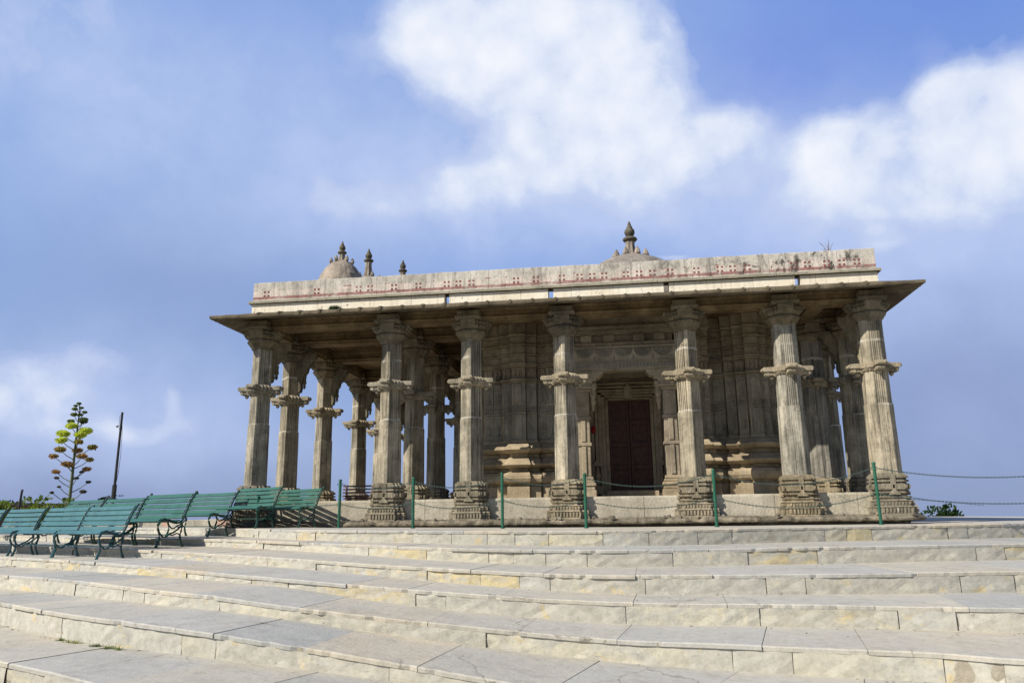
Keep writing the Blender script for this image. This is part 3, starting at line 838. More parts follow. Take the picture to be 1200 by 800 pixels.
# domes
def kalasha(mb, x, y, z, s_):
    """amalaka disc + pot + tip"""
    S = ngon(12)
    mb.lathe(x, y, S, [(.10 * s_, z), (.105 * s_, z + .03 * s_), (.17 * s_, z + .05 * s_), (.19 * s_, z + .085 * s_), (.17 * s_, z + .12 * s_), (.08 * s_, z + .14 * s_), (.075 * s_, z + .17 * s_), (.11 * s_, z + .20 * s_), (.135 * s_, z + .27 * s_), (.12 * s_, z + .34 * s_), (.07 * s_, z + .39 * s_), (.085 * s_, z + .41 * s_), (.05 * s_, z + .45 * s_), (.045 * s_, z + .50 * s_), (.012 * s_, z + .58 * s_)], j=.02)
def dome(x, y, r, zt, prof_low, fin_base, s_, petals=8, mat=None, zc=None):
    d = MB(); zb = 4.58
    pr = [(r, zb)] + prof_low
    d.lathe(x, y, ngon(24), pr, j=.01)
    o = d.build('dome', M['dome'], temple, smooth=False)
    zl = pr[-1][1]
    f = MB()
    # fluted stem
    sec = [(math.cos(a) * (1 if k % 2 else .80), math.sin(a) * (1 if k % 2 else .80)) for k, a in enumerate([2 * math.pi * i / 16 for i in range(16)])]
    f.lathe(x, y, sec, [(.22 * s_, zl - .03), (.20 * s_, zl + .03), (.15 * s_, zl + fin_base * .35), (.115 * s_, zl + fin_base * .8), (.13 * s_, zl + fin_base)], j=.02)
    f.build('finial_stem', M['dome'], o)
    k = MB(); kalasha(k, x, y, zl + fin_base - .02, s_); k.build('finial', M['finial'], o, smooth=True)
    if petals:
        for i in range(petals):
            pt = MB()
            a = 2 * math.pi * (i + .3) / petals; rr_ = .42 * s_
            px, py = x + math.cos(a) * rr_, y + math.sin(a) * rr_
            pt.lathe(px, py, ngon(7), [(.05 * s_, zl - .10 * s_), (.085 * s_, zl - .03 * s_), (.06 * s_, zl + .06 * s_), (.012, zl + .15 * s_)], j=.08)
            pt.build('lotus_petal', M['dome'], o)
    return o
dome(8.22, 5.0, 2.1, 0, [(2.1, 5.2), (1.95, 5.9), (1.6, 6.35), (1.2, 6.66), (.9, 6.85), (.5, 7.03), (.28, 7.09)], .44, 1.10, 9)
dome(.97, 2.0, .66, 0, [(.66, 5.4), (.61, 5.72), (.52, 5.98), (.39, 6.2), (.25, 6.34), (.13, 6.40)], .20, .62, 6)
dome(1.02, 3.9, .7, 0, [(.7, 5.6), (.66, 6.0), (.5, 6.3), (.32, 6.5), (.22, 6.56)], .45, .72, 5)
dome(1.30, 6.3, .7, 0, [(.7, 5.8), (.6, 6.4), (.42, 6.85), (.2, 7.09)], .38, .72, 0)

# ------------------------------------------------------------------ sanctuary wall with mouldings
def mould_profile(off=0):
    """(outset, z) outline of the sanctuary base"""
    return [(.30, .40), (.30, .73), (.24, .745), (.24, .785), (.32, .795), (.385, .83), (.415, .90), (.40, .97), (.34, 1.03), (.22, 1.05), (.15, 1.07), (.15, 1.12), (.30, 1.14), (.45, 1.195), (.445, 1.22), (.34, 1.28), (.26, 1.34), (.21, 1.36), (.13, 1.38), (.13, 1.45),
            (.32, 1.47), (.43, 1.53), (.425, 1.555), (.32, 1.61), (.24, 1.66), (.14, 1.69), (.06, 1.70), (.06, 1.76)]
low = MB(); mid = MB(); up = MB(); ribs = MB()
def wall_sec(x0, x1, yf, side=True, dj=0.0):
    pr = mould_profile()
    w = x1 - x0; o = .07     # mouldings flare a little sideways too
    poly = [(yf - a * .9, z) for a, z in pr]
    rings = []
    vs = []
    for (a, z) in pr:
        e = a * .30
        jit = random.uniform(-.003, .003)
        vs += [(x0 - e, yf - a * .9 + jit, z), (x1 + e, yf - a * .9 + jit, z)]
    fs = []
    for i in range(len(pr) - 1): fs.append((i * 2, i * 2 + 1, i * 2 + 3, i * 2 + 2))
    low.add(vs, fs)
    for s_ in (0, 1):        # side returns
        vs = []
        for (a, z) in pr:
            e = a * .30 * (-1 if s_ == 0 else 1); xx = (x0, x1)[s_] + e
            vs += [(xx, yf - a * .9, z), (xx, yf + .5, z)]
        fs = [((i * 2, i * 2 + 2, i * 2 + 3, i * 2 + 1) if s_ == 0 else (i * 2, i * 2 + 1, i * 2 + 3, i * 2 + 2)) for i in range(len(pr) - 1)]
        low.add(vs, fs)
    # jangha slabs
    mid.box(x0, x1, yf, yf + .5, 1.755, 2.36); mid.box(x0 - .006, x1 + .006, yf - .035, yf + .5, 2.364, 2.40)
    mid.box(x0, x1, yf - .006, yf + .5, 2.404, 2.50)
    n = max(2, int(w / .05))
    for i in range(n): mid.box(x0 + (i + .2) * w / n, x0 + (i + .8) * w / n, yf - .03, yf, 2.415, 2.49)
    mid.box(x0 - .004, x1 + .004, yf - .02, yf + .5, 2.504, 2.53)
    mid.box(x0, x1, yf, yf + .5, 2.534, 3.07)
    # narrow raised ribs, limewashed edges
    for (xa, xb) in ((x0 + .012, x0 + .032), (x1 - .032, x1 - .012))[:random.choice((0, 1, 1, 2))] if w > .2 else ():
        for (za, zb) in ((1.78, 2.34), (2.54, 3.05)):
            ribs = MB(); ribs.box(xa, xb, yf - random.uniform(.010, .022), yf + .001, za + random.uniform(0, .06), zb - random.uniform(0, .06), .003); ribs.build('wall_rib', M['lintel'], temple)
    if w > .27:
        c_ = (x0 + x1) / 2; mid.box(c_ - w * .22, c_ + w * .22, yf - .028, yf, 1.80, 2.33); mid.box(c_ - w * .22, c_ + w * .22, yf - .028, yf, 2.56, 2.98)
        mid.prism([(c_ - w * .26, 2.98), (c_ + w * .26, 2.98), (c_, 3.06)], lambda a, p: (p[0], a, p[1]), yf - .035, yf, 1)
    # carved bands and small figures across the panels
    for zb in (1.80, 2.27, 2.60, 2.94):
        mid.box(x0 - .003, x1 + .003, yf - .016, yf + .4, zb, zb + .022, .002)
    for zc in (1.98, 2.74):
        mid.lathe((x0 + x1) / 2, yf - .005, ngon(7), [(.012, zc - .1), (.03, zc - .06), (.022, zc - .01), (.034, zc + .04), (.018, zc + .075), (.024, zc + .10), (.006, zc + .13)], j=.12)
    # capital courses
    zs = [(3.07, 3.11, .03), (3.11, 3.15, .10), (3.15, 3.18, .05), (3.18, 3.44, -.02), (3.44, 3.48, .05), (3.48, 3.52, .10), (3.525, 3.70, .02), (3.70, 3.74, .08), (3.745, 3.93, .04), (3.93, 3.97, .12), (3.975, 4.14, .07), (4.14, 4.20, .16), (4.205, 4.46, .13)]
    for a, b, e in zs: up.box(x0 - max(0, e) * .3, x1 + max(0, e) * .3, yf - e, yf + .5, a + .003, b - .003, .003)
    nn = max(2, int(w / .09))      # carved lumps on the frieze course
    for i in range(nn):
        cx = x0 + (i + .5) * w / nn
        up.lathe(cx, yf + .02, ngon(8), [(.03, 3.20), (.04, 3.24), (.03, 3.29), (.042, 3.34), (.025, 3.41)], j=.1)
def side_wall(x0, x1, yf): wall_sec(x0, x1, yf)
# left block, ratha steps
for (a, b, y) in ((4.10, 4.60, 2.60), (4.60, 4.84, 1.86), (4.84, 5.06, 1.82), (5.06, 5.30, 1.68), (5.30, 5.62, 1.55), (5.62, 5.86, 1.66), (5.86, 6.08, 1.80), (6.08, 6.30, 1.70), (6.30, 6.60, 1.58)):
    wall_sec(a + .004, b - .004, y)
def wall_build():
    global low, mid, up
    low.build('wall_moulding', M['mould'], temple); mid.build('wall_panel', M['slab'], temple, bevel=.008); up.build('wall_cornice', M['wall'], temple, bevel=.006)
    low = MB(); mid = MB(); up = MB(); ribs = MB()
wall_build()
for (a, b, y) in ((9.14, 9.52, 1.56), (9.52, 9.72, 1.72), (9.72, 10.08, 2.0), (10.08, 10.30, 1.84), (10.30, 10.52, 1.72), (10.52, 10.80, 1.60), (10.80, 11.0, 1.74), (11.0, 11.22, 1.92), (11.22, 11.62, 2.7)):
    wall_sec(a + .004, b - .004, y)
wall_build()
core = MB()
core.box(4.15, 6.60, 2.25, 9.3, .3, 4.46); core.box(9.14, 11.58, 2.25, 9.3, .3, 4.46); core.box(6.60, 9.14, 3.2, 9.3, .3, 4.46)
core.box(6.60, 9.14, 1.15, 3.2, 4.15, 4.46)
core.build('sanctuary_wall', M['wall'], temple)

# portico: two pillars, carved lintel, recess, door
PCX = 7.94
for sx, px in ((-1, 6.93), (1, 8.79)):
    e = empty('portico_pillar', parent=temple)
    s_ = MB(); s_.box(px - .14, px + .14, 1.02, 1.32, .90, 2.72)
    s_.box(px - .17, px + .17, .99, 1.35, 1.55, 1.62); s_.box(px - .17, px + .17, .99, 1.35, 2.12, 2.18)
    s_.box(px - .05, px + .05, .99, 1.02, .93, 1.54); s_.box(px - .05, px + .05, .99, 1.02, 1.64, 2.1)
    s_.build('shaft', M['mould'], e, bevel=.012)
    b_ = MB()
    for (a, b, q) in ((FL, .62, .24), (.625, .70, .21), (.705, .77, .235), (.775, .83, .20), (.835, .90, .18)): b_.box(px - q, px + q, 1.17 - q, 1.17 + q, a, b, .003)
    b_.build('base', M['mould'], e, bevel=.012)
    c_ = MB()
    for (a, b, q) in ((2.72, 2.78, .17), (2.785, 2.84, .22), (2.845, 2.90, .19)): c_.box(px - q, px + q, 1.17 - q, 1.17 + q, a, b, .003)
    sg = -sx
    poly = [(-.20, 2.905), (.20, 2.905), (.24, 2.95), (.30, 2.97), (.32, 3.02), (.40, 3.05), (.43, 3.10), (.47, 3.12), (.47, 3.165), (-.24, 3.165), (-.24, 3.0)]
    c_.prism([(px + sg * u, z) for u, z in poly], lambda a, p: (p[0], a, p[1]), .98, 1.34, 1)
    # hanging scroll below the bracket on the door side
    cx = px + sg * .22
    c_.lathe(cx, 1.12, ngon(8), [(.015, 2.30), (.04, 2.36), (.035, 2.42), (.065, 2.50), (.05, 2.58), (.085, 2.66), (.075, 2.76), (.10, 2.84), (.09, 2.92)], j=.05)
    c_.build('capital', M['lintel'], e, bevel=.01)
    r_ = MB(); r_.box(px - .12 , px + .12, 1.36, 3.1, FL, 3.16)
    r_.build('side_wall', M['wall'], e)
ln = MB(); ln.box(6.74, 8.99, .98, 1.30, 3.17, 3.20); ln.box(6.72, 9.01, .96, 1.3, 3.204, 3.34); ln.box(6.70, 9.03, .94, 1.3, 3.344, 3.362); ln.box(6.72, 9.01, .965, 1.3, 3.366, 3.66); ln.box(6.68, 9.05, .93, 1.3, 3.664, 3.70)
ln.build('carved_lintel', M['lintel'], temple, bevel=.004); ln = MB()
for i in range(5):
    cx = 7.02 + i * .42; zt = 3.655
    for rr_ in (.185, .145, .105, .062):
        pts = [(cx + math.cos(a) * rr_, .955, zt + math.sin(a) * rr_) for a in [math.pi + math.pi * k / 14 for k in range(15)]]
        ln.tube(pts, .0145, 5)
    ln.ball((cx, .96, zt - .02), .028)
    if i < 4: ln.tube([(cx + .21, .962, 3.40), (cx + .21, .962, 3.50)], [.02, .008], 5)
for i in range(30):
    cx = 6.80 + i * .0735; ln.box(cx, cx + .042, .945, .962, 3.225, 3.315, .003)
ln.build('lintel_relief', M['slab'], temple)  # relief in darker stone: groove shade and dirt put into the colour
ub = MB()
for (a, b, e, w) in ((3.705, 3.80, .03, 0), (3.805, 3.98, -.10, .1), (3.985, 4.10, -.04, .05), (4.105, 4.18, .04, 0), (4.185, 4.44, -.02, 0)):
    ub.box(6.70 + w, 9.03 - w, 1.0 - e, 1.3, a, b, .003)
for cx in (7.05, 7.55, 8.2, 8.65): ub.box(cx - .12, cx + .12, 1.0, 1.12, 3.81, 3.975)
ub.build('overdoor_courses', M['wall'], temple, bevel=.01)
# door frame (nested jambs)
df = MB(); DX0, DX1, DZ0, DZ1 = 7.48, 8.40, .66, 2.74
YD = 2.55
for i, (w, dep) in enumerate(((.0, .0), (.08, .06), (.17, .05), (.25, .12), (.36, .10), (.46, .17))):
    x0 = DX0 - w - .1; x1 = DX1 + w + .1; wd = .075 if i not in (2, 4) else .09
    yy = YD - dep
    df.box(x0, x0 + wd, yy, YD + .3, DZ0 - .1, DZ1 + .04 + w * .6); df.box(x1 - wd, x1, yy, YD + .3, DZ0 - .1, DZ1 + .04 + w * .6)
    df.box(x0 + wd + .001, x1 - wd - .001, yy, YD + .3, DZ1 + .0 + w * .75, DZ1 + .055 + w * .75)
df.box(PCX - .10, PCX + .08, YD - .2, YD, DZ1 + .01, DZ1 + .30); df.box(PCX - .05, PCX + .03, YD - .24, YD, DZ1 + .03, DZ1 + .33)
df.box(6.9, 8.8, YD, YD + .3, DZ1 + .36, 3.9)
df.box(6.95, 8.75, YD - .06, YD + .1, DZ1 + .40, DZ1 + .48); df.box(6.95, 8.75, YD - .03, YD + .1, DZ1 + .52, DZ1 + .72)
for sx in (-1, 1):    # carved niche at the foot of each jamb
    cx = (DX0 - .32) if sx < 0 else (DX1 + .32)
    df.box(cx - .13, cx + .13, YD - .26, YD, .56, .74); df.box(cx - .11, cx - .085, YD - .22, YD, .76, 1.2); df.box(cx + .085, cx + .11, YD - .22, YD, .76, 1.2)
    df.add([(cx - .14, YD - .235, 1.2), (cx + .14, YD - .235, 1.2), (cx, YD - .235, 1.36), (cx - .14, YD - .15, 1.2), (cx + .14, YD - .15, 1.2), (cx, YD - .15, 1.36)], [(0, 1, 2), (0, 3, 4, 1), (1, 4, 5, 2), (2, 5, 3, 0)])
    df.lathe(cx, YD - .2, ngon(4), [(.01, .78), (.075, .98), (.01, 1.17)], cap=False)
df.box(DX0 - .25, DX1 + .25, YD - .35, YD + .2, FL, .57); df.box(DX0 - .12, DX1 + .12, YD - .42, YD - .3, FL, .62)
df.box(DX0 - .04, DX1 + .04, YD - .18, YD + .25, .57, .645)
df.build('door_frame', M['lintel'], temple, bevel=.008)
dr = empty('door', parent=temple)
for k in (0, 1):
    lf = MB(); xa = DX0 - .02 + k * (DX1 - DX0 + .04) / 2; xb = xa + (DX1 - DX0 + .04) / 2 - .006
    lf.box(xa, xb, YD + .16, YD + .20, DZ0 - .02, DZ1 + .02)
    for i in range(5):
        z = DZ0 + i * (DZ1 - DZ0) / 4; lf.box(xa + .003, xb - .003, YD + .10, YD + .16, z - .05, z + .05)
    lf.box(xa + .003, xa + .06, YD + .095, YD + .16, DZ0 - .02, DZ1 + .02); lf.box(xb - .06, xb - .003, YD + .095, YD + .16, DZ0 - .02, DZ1 + .02)
    for i in range(4):
        for jx in (.35, .65):
            lf.ball((xa + (xb - xa) * jx, YD + .155, DZ0 + (i + .5) * (DZ1 - DZ0) / 4), .016, 6, 4)
    lf.build('door_leaf', M['door'], dr, bevel=.006)

# small red thing hanging by the door
rd = MB(); rd.lathe(7.10, 2.20, ngon(8), [(.01, 1.93), (.05, 1.96), (.065, 2.03), (.04, 2.09), (.008, 2.11)], j=.1)
rd.tube([(7.10, 2.20, 2.10), (7.08, 2.26, 2.2)], .006, 5)
tag(rd.build('garland', M['red']), 'small red bundle hanging on the left side of the dark doorway', 'garland')

kb = MB(); x = -11.0
while x < -.75:
    w = random.uniform(.25, .75); kb.t = random.choice([(1, 1, 1), (1.1, .95, .88), (.85, .85, .85), (1.1, .8, .75)])
    kb.box(x, min(x + w - .015, -.7), 1.0 + random.uniform(-.03, .03) - .45 * x, 1.3 - .45 * x, -.3, .11 + random.uniform(-.03, .04), .012); x += w
tag(kb.build('low_kerb', M['plinth'], bevel=.015), 'low broken stone kerb seen through the bench legs, left of the temple', 'kerb')

# ------------------------------------------------------------------ benches
PROF = [(0, .37), (.012, .405), (.045, .432), (.10, .44), (.17, .425), (.24, .40), (.31, .385), (.37, .392), (.42, .43), (.455, .50), (.485, .58), (.52, .67), (.56, .755), (.61, .835), (.64, .875)]
def along(s_):
    L = [0]
    for a, b in zip(PROF, PROF[1:]): L.append(L[-1] + math.dist(a, b))
    t = s_ * L[-1]
    for i in range(len(L) - 1):
        if t <= L[i + 1] or i == len(L) - 2:
            f = (t - L[i]) / (L[i + 1] - L[i]); a, b = PROF[i], PROF[i + 1]
            p = (a[0] + (b[0] - a[0]) * f, a[1] + (b[1] - a[1]) * f); d = Vector((b[0] - a[0], b[1] - a[1])).normalized()
            return p, d
BL = 1.42
def make_bench(paint, iron):
    """local x: along the bench (0 = right end .. -BL), y: depth from front foot to back, z up"""
    root = empty('park_bench')
    def slats(mb, s0, s1, n, gap=.18):
        for i in range(n):
            a = s0 + (s1 - s0) * (i + gap / 2) / n; b = s0 + (s1 - s0) * (i + 1 - gap / 2) / n
            (pa, da), (pb, db) = along(a), along(b)
            d = (Vector(pb) - Vector(pa)).normalized(); nn = Vector((-d.y, d.x))
            pl = [Vector(pa) + nn * .012, Vector(pb) + nn * .012, Vector(pb) + nn * .034, Vector(pa) + nn * .034]
            sag = random.uniform(-.002, .002)
            mb.prism([(p.x, p.y) for p in pl][::-1], lambda x, p: (x, p[0], p[1] - .004 * math.sin(math.pi * max(0, min(1, -x / BL)))), -.02, -BL + .02, 5)
    s_ = MB(); slats(s_, .02, .46, 5, .14); s_.build('seat', paint, root, bevel=.004)
    b_ = MB(); slats(b_, .50, .985, 5, .20); b_.build('backrest', paint, root, bevel=.004)
    for x in (0, -BL):
        f = MB()
        P3 = lambda pts: [(x, a, z) for a, z in pts]
        f.tube(P3(PROF), .019, 6)
        f.tube(P3([(.012, .41), (-.015, .36), (-.012, .30), (.02, .22), (.025, .15), (.0, .07), (-.025, .0)]), [.02, .022, .02, .018, .018, .02, .026], 6)
        f.tube(P3([(.40, .40), (.425, .33), (.41, .25), (.395, .18), (.41, .10), (.45, .0)]), [.02, .02, .018, .018, .02, .026], 6)
        f.tube(P3([(.02, .23), (.09, .165), (.15, .17), (.20, .215), (.27, .235), (.34, .28), (.41, .34)]), .015, 6)
        f.tube(P3([(.40, .20), (.33, .22), (.25, .19), (.20, .21)]), .012, 6)
        f.ball((x, .648, .888), .026, 8, 5)
        f.ball((x, -.03, .012), .024, 6, 4, .6); f.ball((x, .455, .012), .024, 6, 4, .6)
        f.build('end_frame', iron, root)
    r_ = MB(); r_.tube([(0, .20, .20), (-BL, .20, .20)], .010, 6); r_.build('stretcher', iron, root)
    return root
BA = make_bench(M['bench_blue'], M['bench_iron_b']); BG = make_bench(M['bench_green'], M['bench_iron_g'])
def ldir(a): return R(a)
# right front foot position, direction angle of the bench length (towards its far left end), scale
spots = [
 ('a', -0.5, -4.15, 153.9, 0.95, 'blue-green slatted bench at the right end of the front row, nearest the open steps'),
 ('a', -1.82, -3.47, 153.9, 0.95, 'blue-green slatted bench second from the right in the front row'),
 ('a', -3.2, -2.81, 153.9, 0.95, 'blue-green slatted bench with worn paint, third from the right in the front row'),
 ('a', -4.62, -2.12, 153.9, 0.95, 'blue-green slatted bench cut by the left edge of the photo, only its seat end showing'),
 ('g', -0.18, -3.09, 150.9, 1.06, 'dark green bench standing tallest, just behind the right end of the blue-green row'),
 ('g', -1.58, -2.31, 151.5, 1.0, 'green bench half hidden behind the blue-green row, below the thin dark pole'),
 ('g', -2.98, -1.53, 151.5, 1.0, 'green bench farthest left in the back row, just right of the flowering agave stalk'),
 ('g', -0.19, -1.42, 151.9, 0.98, 'green bench whose left end is hidden by the tallest green bench'),
 ('g', 0.84, -1.56, 149.9, 0.9, 'green bench before the corner columns, second from the right in the back row'),
 ('g', 1.53, -1.18, 147.9, 0.87, 'green bench at the right end of the back row, nearest the chained posts'),
]
seen = set()
for kd, x, y, a, scl, lab in spots:
    p = BA if kd == 'a' else BG
    o = p if kd not in seen else copy_tree(p); seen.add(kd)
    tag(o, lab, 'bench', 'green benches lined up on the steps')
    o.location = (x, y, ztop(x + .1, y + .1) + .002); o.rotation_euler = (0, 0, R(a - 180)); o.scale = (1.03 * max(scl, .95), scl * .95, scl)

# maroon bench inside the hall
rb_ = empty('hall_bench', (0, 0, 0)); tag(rb_, 'long maroon slatted bench standing inside the temple behind the left columns', 'bench')
mb = MB()
for i in range(4): mb.box(.35, 2.62, 4.30 + i * .012, 4.325 + i * .012, .66 + i * .085, .70 + i * .085)
mb.build('backrest', M['redwood'], rb_)
mb = MB()
for i in range(3): mb.box(.35, 2.62, 4.36 + i * .12, 4.45 + i * .12, .60, .63)
mb.build('seat', M['redwood'], rb_)
for x in (.42, 1.45, 2.55):
    mb = MB(); mb.box(x, x + .05, 4.335, 4.36, FL, .96); mb.box(x, x + .05, 4.62, 4.66, FL, .60); mb.box(x, x + .05, 4.36, 4.62, .55, .598); mb.build('leg', M['redwood'], rb_)

# ------------------------------------------------------------------ posts and chains
posts = [(2.44, -1.5, .86, 0, 'thin green post beside the right end of the benches'), (3.86, -1.5, .89, .0, 'thin green post just right of the second front column'),
         (5.53, -1.5, .96, .0, 'green post between the third and fourth front columns'), (7.04, -1.5, .93, .0, 'green post just right of the column on the left of the doorway'),
         (9.31, -1.5, .96, .0, 'green post just right of the column on the right of the doorway'), (11.98, -1.65, 1.01, -.01, 'tall green post before the rightmost corner column')]
tops = []
for (x, y, h, ln_, lab) in posts:
    z = ztop(x, y); e = empty('barrier_post', (x, y, z)); tag(e, lab, 'post', 'green posts of the chain barrier')
    mb = MB(); mb.tube([(0, 0, -.01), (ln_ * h, 0, h)], .027, 10); mb.tube([(0, 0, 0), (0, 0, .02)], .045, 10); mb.build('shaft', M['post'], e, smooth=False)
    mb = MB(); mb.ball((ln_ * h, 0, h + .012), .034, 10, 6, .8); mb.build('cap', M['post'], e, smooth=True)
    for f in (.93, .50):
        mb = MB(); pts = [(ln_ * h * f + math.cos(a) * .022 + .03, 0, h * f + math.sin(a) * .022) for a in [2 * math.pi * k / 8 for k in range(9)]]; mb.tube(pts, .006, 5)
        pts = [(ln_ * h * f + math.cos(a) * .022 - .03, 0, h * f + math.sin(a) * .022) for a in [2 * math.pi * k / 8 for k in range(9)]]; mb.tube(pts, .006, 5); mb.build('hook', M['post'], e)
    tops.append((Vector((x, y, z)), h, ln_))
# right hand post beyond the frame and low stake on the left that end the chains
tops_r = (Vector((16.3, -2.2, -.12)), 1.15, 0.0)
e = empty('barrier_post', tops_r[0]); tag(e, 'green post at the far right end of the chain barrier', 'post', 'green posts of the chain barrier')
mb = MB(); mb.tube([(0, 0, -.01), (0, 0, 1.15)], .027, 10); mb.build('shaft', M['post'], e)
tops_l = (Vector((.55, -.95, ztop(.55, -.95))), .62, 0.0)
e = empty('barrier_stake', tops_l[0]); tag(e, 'short green stake behind the back row of benches', 'post', 'green posts of the chain barrier')
mb = MB(); mb.tube([(0, 0, -.01), (0, 0, .62)], .025, 10); mb.build('shaft', M['post'], e)
def chain(a, b, sag, name_lab):
    a, b = Vector(a), Vector(b); L = (b - a).length * 1.02; n = int(L / .030); mb = MB()
    for i in range(n):
        t = (i + .5) / n; p = a.lerp(b, t); p.z -= sag * 4 * t * (1 - t)
        t2 = t + .005; q = a.lerp(b, t2); q.z -= sag * 4 * t2 * (1 - t2); d = (q - p).normalized()
        u = Vector((0, 0, 1)) if i % 2 else Vector((0, 1, 0)); u = (u - d * u.dot(d)).normalized()
        pts = []
        for k in range(9):
            an = 2 * math.pi * k / 8; pts.append(p + d * math.cos(an) * .020 + u * math.sin(an) * .0105)
        mb.tube(pts, .0042, 4)
    o = mb.build('chain', M['chain'], smooth=True)
    tag(o, name_lab, 'chain', 'chains of the barrier')
allp = [tops_l] + tops + [tops_r]
wh = ['left of the first green post', 'between the first and second green posts', 'between the second and third green posts', 'between the third and fourth green posts', 'crossing before the doorway', 'between the two rightmost green posts', 'running out right of the last green post']
_wh = ['left of the first green post', 'between the first and second green posts', 'between the second and third green posts', 'crossing before the column left of the doorway', 'crossing before the doorway', 'between the two rightmost green posts', 'running out right of the last green post']
sags = [.06, .10, .13, .12, .17, .22, .26]
for i in range(len(allp) - 1):
    (A, ha, la), (B, hb, lb) = allp[i], allp[i + 1]
    for f, nm in ((.93, 'upper'), (.50, 'lower')):
        if i == 0 and f > .6: continue
        fa = f; a = A + Vector((la * ha * fa + .05, 0, ha * (fa if i else .8))); b = B + Vector((lb * hb * fa - .05, 0, hb * fa))
        chain(a, b, sags[i] * (1.0 if f > .6 else .85), nm + ' dark chain sagging ' + wh[i])
wr = MB(); pts = [Vector((11.2, -.3, .83)).lerp(Vector((13.9, -1.0, .18)), t / 12) - Vector((0, 0, .10 * math.sin(math.pi * t / 12))) for t in range(13)]
wr.tube(pts, .003, 4); tag(wr.build('wire', M['iron']), 'thin wire slanting down to the right beside the rightmost column', 'wire')

# ------------------------------------------------------------------ left background: agave, pole, stub, bushes, wall
def blades(mb, c, r, n, L, w, up=.3, cols=((1, 1, 1),), flat=1.0, tilt=None):
    for i in range(n):
        d = Vector((random.gauss(0, 1), random.gauss(0, 1), random.gauss(0, 1))).normalized()
        p = Vector(c) + Vector((d.x, d.y, d.z * flat)) * r * random.uniform(.3, 1) ** .5
        o = (Vector((d.x, d.y, d.z * flat + up)) + Vector((random.uniform(-.5, .5),) * 3)).normalized() * L * random.uniform(.6, 1.2)
        s_ = o.cross(Vector((random.random() - .5, random.random() - .5, random.random() - .5))).normalized() * w * random.uniform(.6, 1.1)
        mb.t = random.choice(cols)
        mb.add([p - s_, p + o * .5 - s_ * 1.1 , p + o, p + o * .5 + s_ * 1.1, p + s_], [(0, 1, 2, 3, 4)])
ax, ay = -7.70, 4.46
ag = empty('agave', (ax, ay, .2)); tag(ag, 'tall branching agave flower stalk with yellow-green and rusty clumps behind the benches', 'plant')
FPX = 900.08
def apt(u, v):     # stalk pictured in its own vertical plane: sideways and height metres
    return ((u - 82 - (590 - v) * .068) * 22 / FPX, .60 + (590 - v) * 22 / FPX * 1.07)
sx_, cx_ = math.sin(R(-22)), math.cos(R(-22))
def loc(u, v, dep=0):
    a, z = apt(u, v); return (a * .93 + dep * .37, a * .37 - dep * .93, z - .2)
mb = MB(); mb.tube([(0.0, 0, -.4)] + [loc(u, v) for u, v in ((82.0, 590), (84, 560), (85.2, 540), (87, 515), (88, 500), (89.2, 484))], [.05, .045, .04, .034, .026, .018, .01], 7); mb.build('stalk', M['stalk'], ag)
G = [(.66, .76, .10), (.52, .64, .07), (.74, .76, .18)]; DG = [(.17, .25, .06), (.24, .28, .08)]; OG = [(.50, .50, .12), (.42, .28, .10), (.22, .22, .06)]; BR = [(.62, .40, .18), (.52, .32, .13), (.24, .2, .08)]; DRY = [(.18, .17, .11), (.12, .11, .08)]
cl = [(88.5, 482, 2.2, DG), (84, 484, 2, DG), (90, 486, 2, DG), (84, 488, 2.6, DG), (94, 491, 2.3, DG), (83, 494, 3, DG), (89, 494, 2.6, DG), (77.5, 500.5, 3.2, DG), (93.5, 499.5, 3.6, DG), (96, 503, 3.6, [(.10, .14, .03), (.06, .09, .03)]),
      (82, 507, 5.2, G), (73, 515.5, 5.6, G), (99, 513, 5.6, G), (92, 517, 5.4, G), (73, 523, 5.0, G), (90.5, 524.5, 4.2, OG), (101, 529, 4.4, OG), (74, 533.5, 4.8, OG), (85, 532.5, 4.6, BR), (67, 540.5, 4, BR), (95, 540, 4.6, BR), (98.5, 542.5, 3.8, OG), (75.5, 547.5, 4.4, BR), (81, 549, 4.6, BR), (99.5, 553.5, 3.8, BR), (65.5, 556, 3.6, BR),
      (93, 556, 2.2, DRY), (68, 562.5, 2.2, DRY), (89.5, 563, 2.2, DRY), (100.5, 567, 2.4, DRY), (71, 572, 1.8, DRY), (63, 578, 2.0, DRY), (96.5, 577.5, 3, DRY), (74, 585, 2.6, DRY)]
for i, (u, v, r, cs) in enumerate(cl):
    rm_ = r * 1.02 * 22 / FPX; dep = random.uniform(-.35, .35) if r > 2.5 else random.uniform(-.1, .1)
    c = Vector(loc(u, v, dep)); us = 82 + (590 - v - 5) * .068; st = Vector(loc(us, v + 7 + abs(u - us) * .25))
    mb = MB(); mb.t = cs[0]
    mid_ = st.lerp(c, .55) + Vector((0, 0, -.03)); mb.tube([st, mid_, c], [.014, .011, .008], 5)
    br = mb.build('flower_branch', M['stalk'], ag)
    f = MB(); blades(f, c, rm_ * 1.0, int(70 + r * 60), rm_ * .55, .011 + .0012 * r, .55, cs, .5); f.build('flower_cluster', M['agave'], br)
mb = MB()
for i in range(22):
    a = random.uniform(0, 6.28); L = random.uniform(.6, 1.0); d = Vector((math.cos(a), math.sin(a), 0)); s_ = Vector((-d.y, d.x, 0)) * .07
    mb.t = (1, 1.1, 1.1); b0 = Vector((0, 0, -.3)) + d * .08; b1 = b0 + d * L * .5 + Vector((0, 0, L * .45)); b2 = b0 + d * L * .9 + Vector((0, 0, L * .7))
    mb.add([b0 - s_, b0 + s_, b1 + s_ * .9, b2, b1 - s_ * .9], [(0, 1, 2, 3, 4)])
mb.build('leaves', M['leaf_dark'], ag)

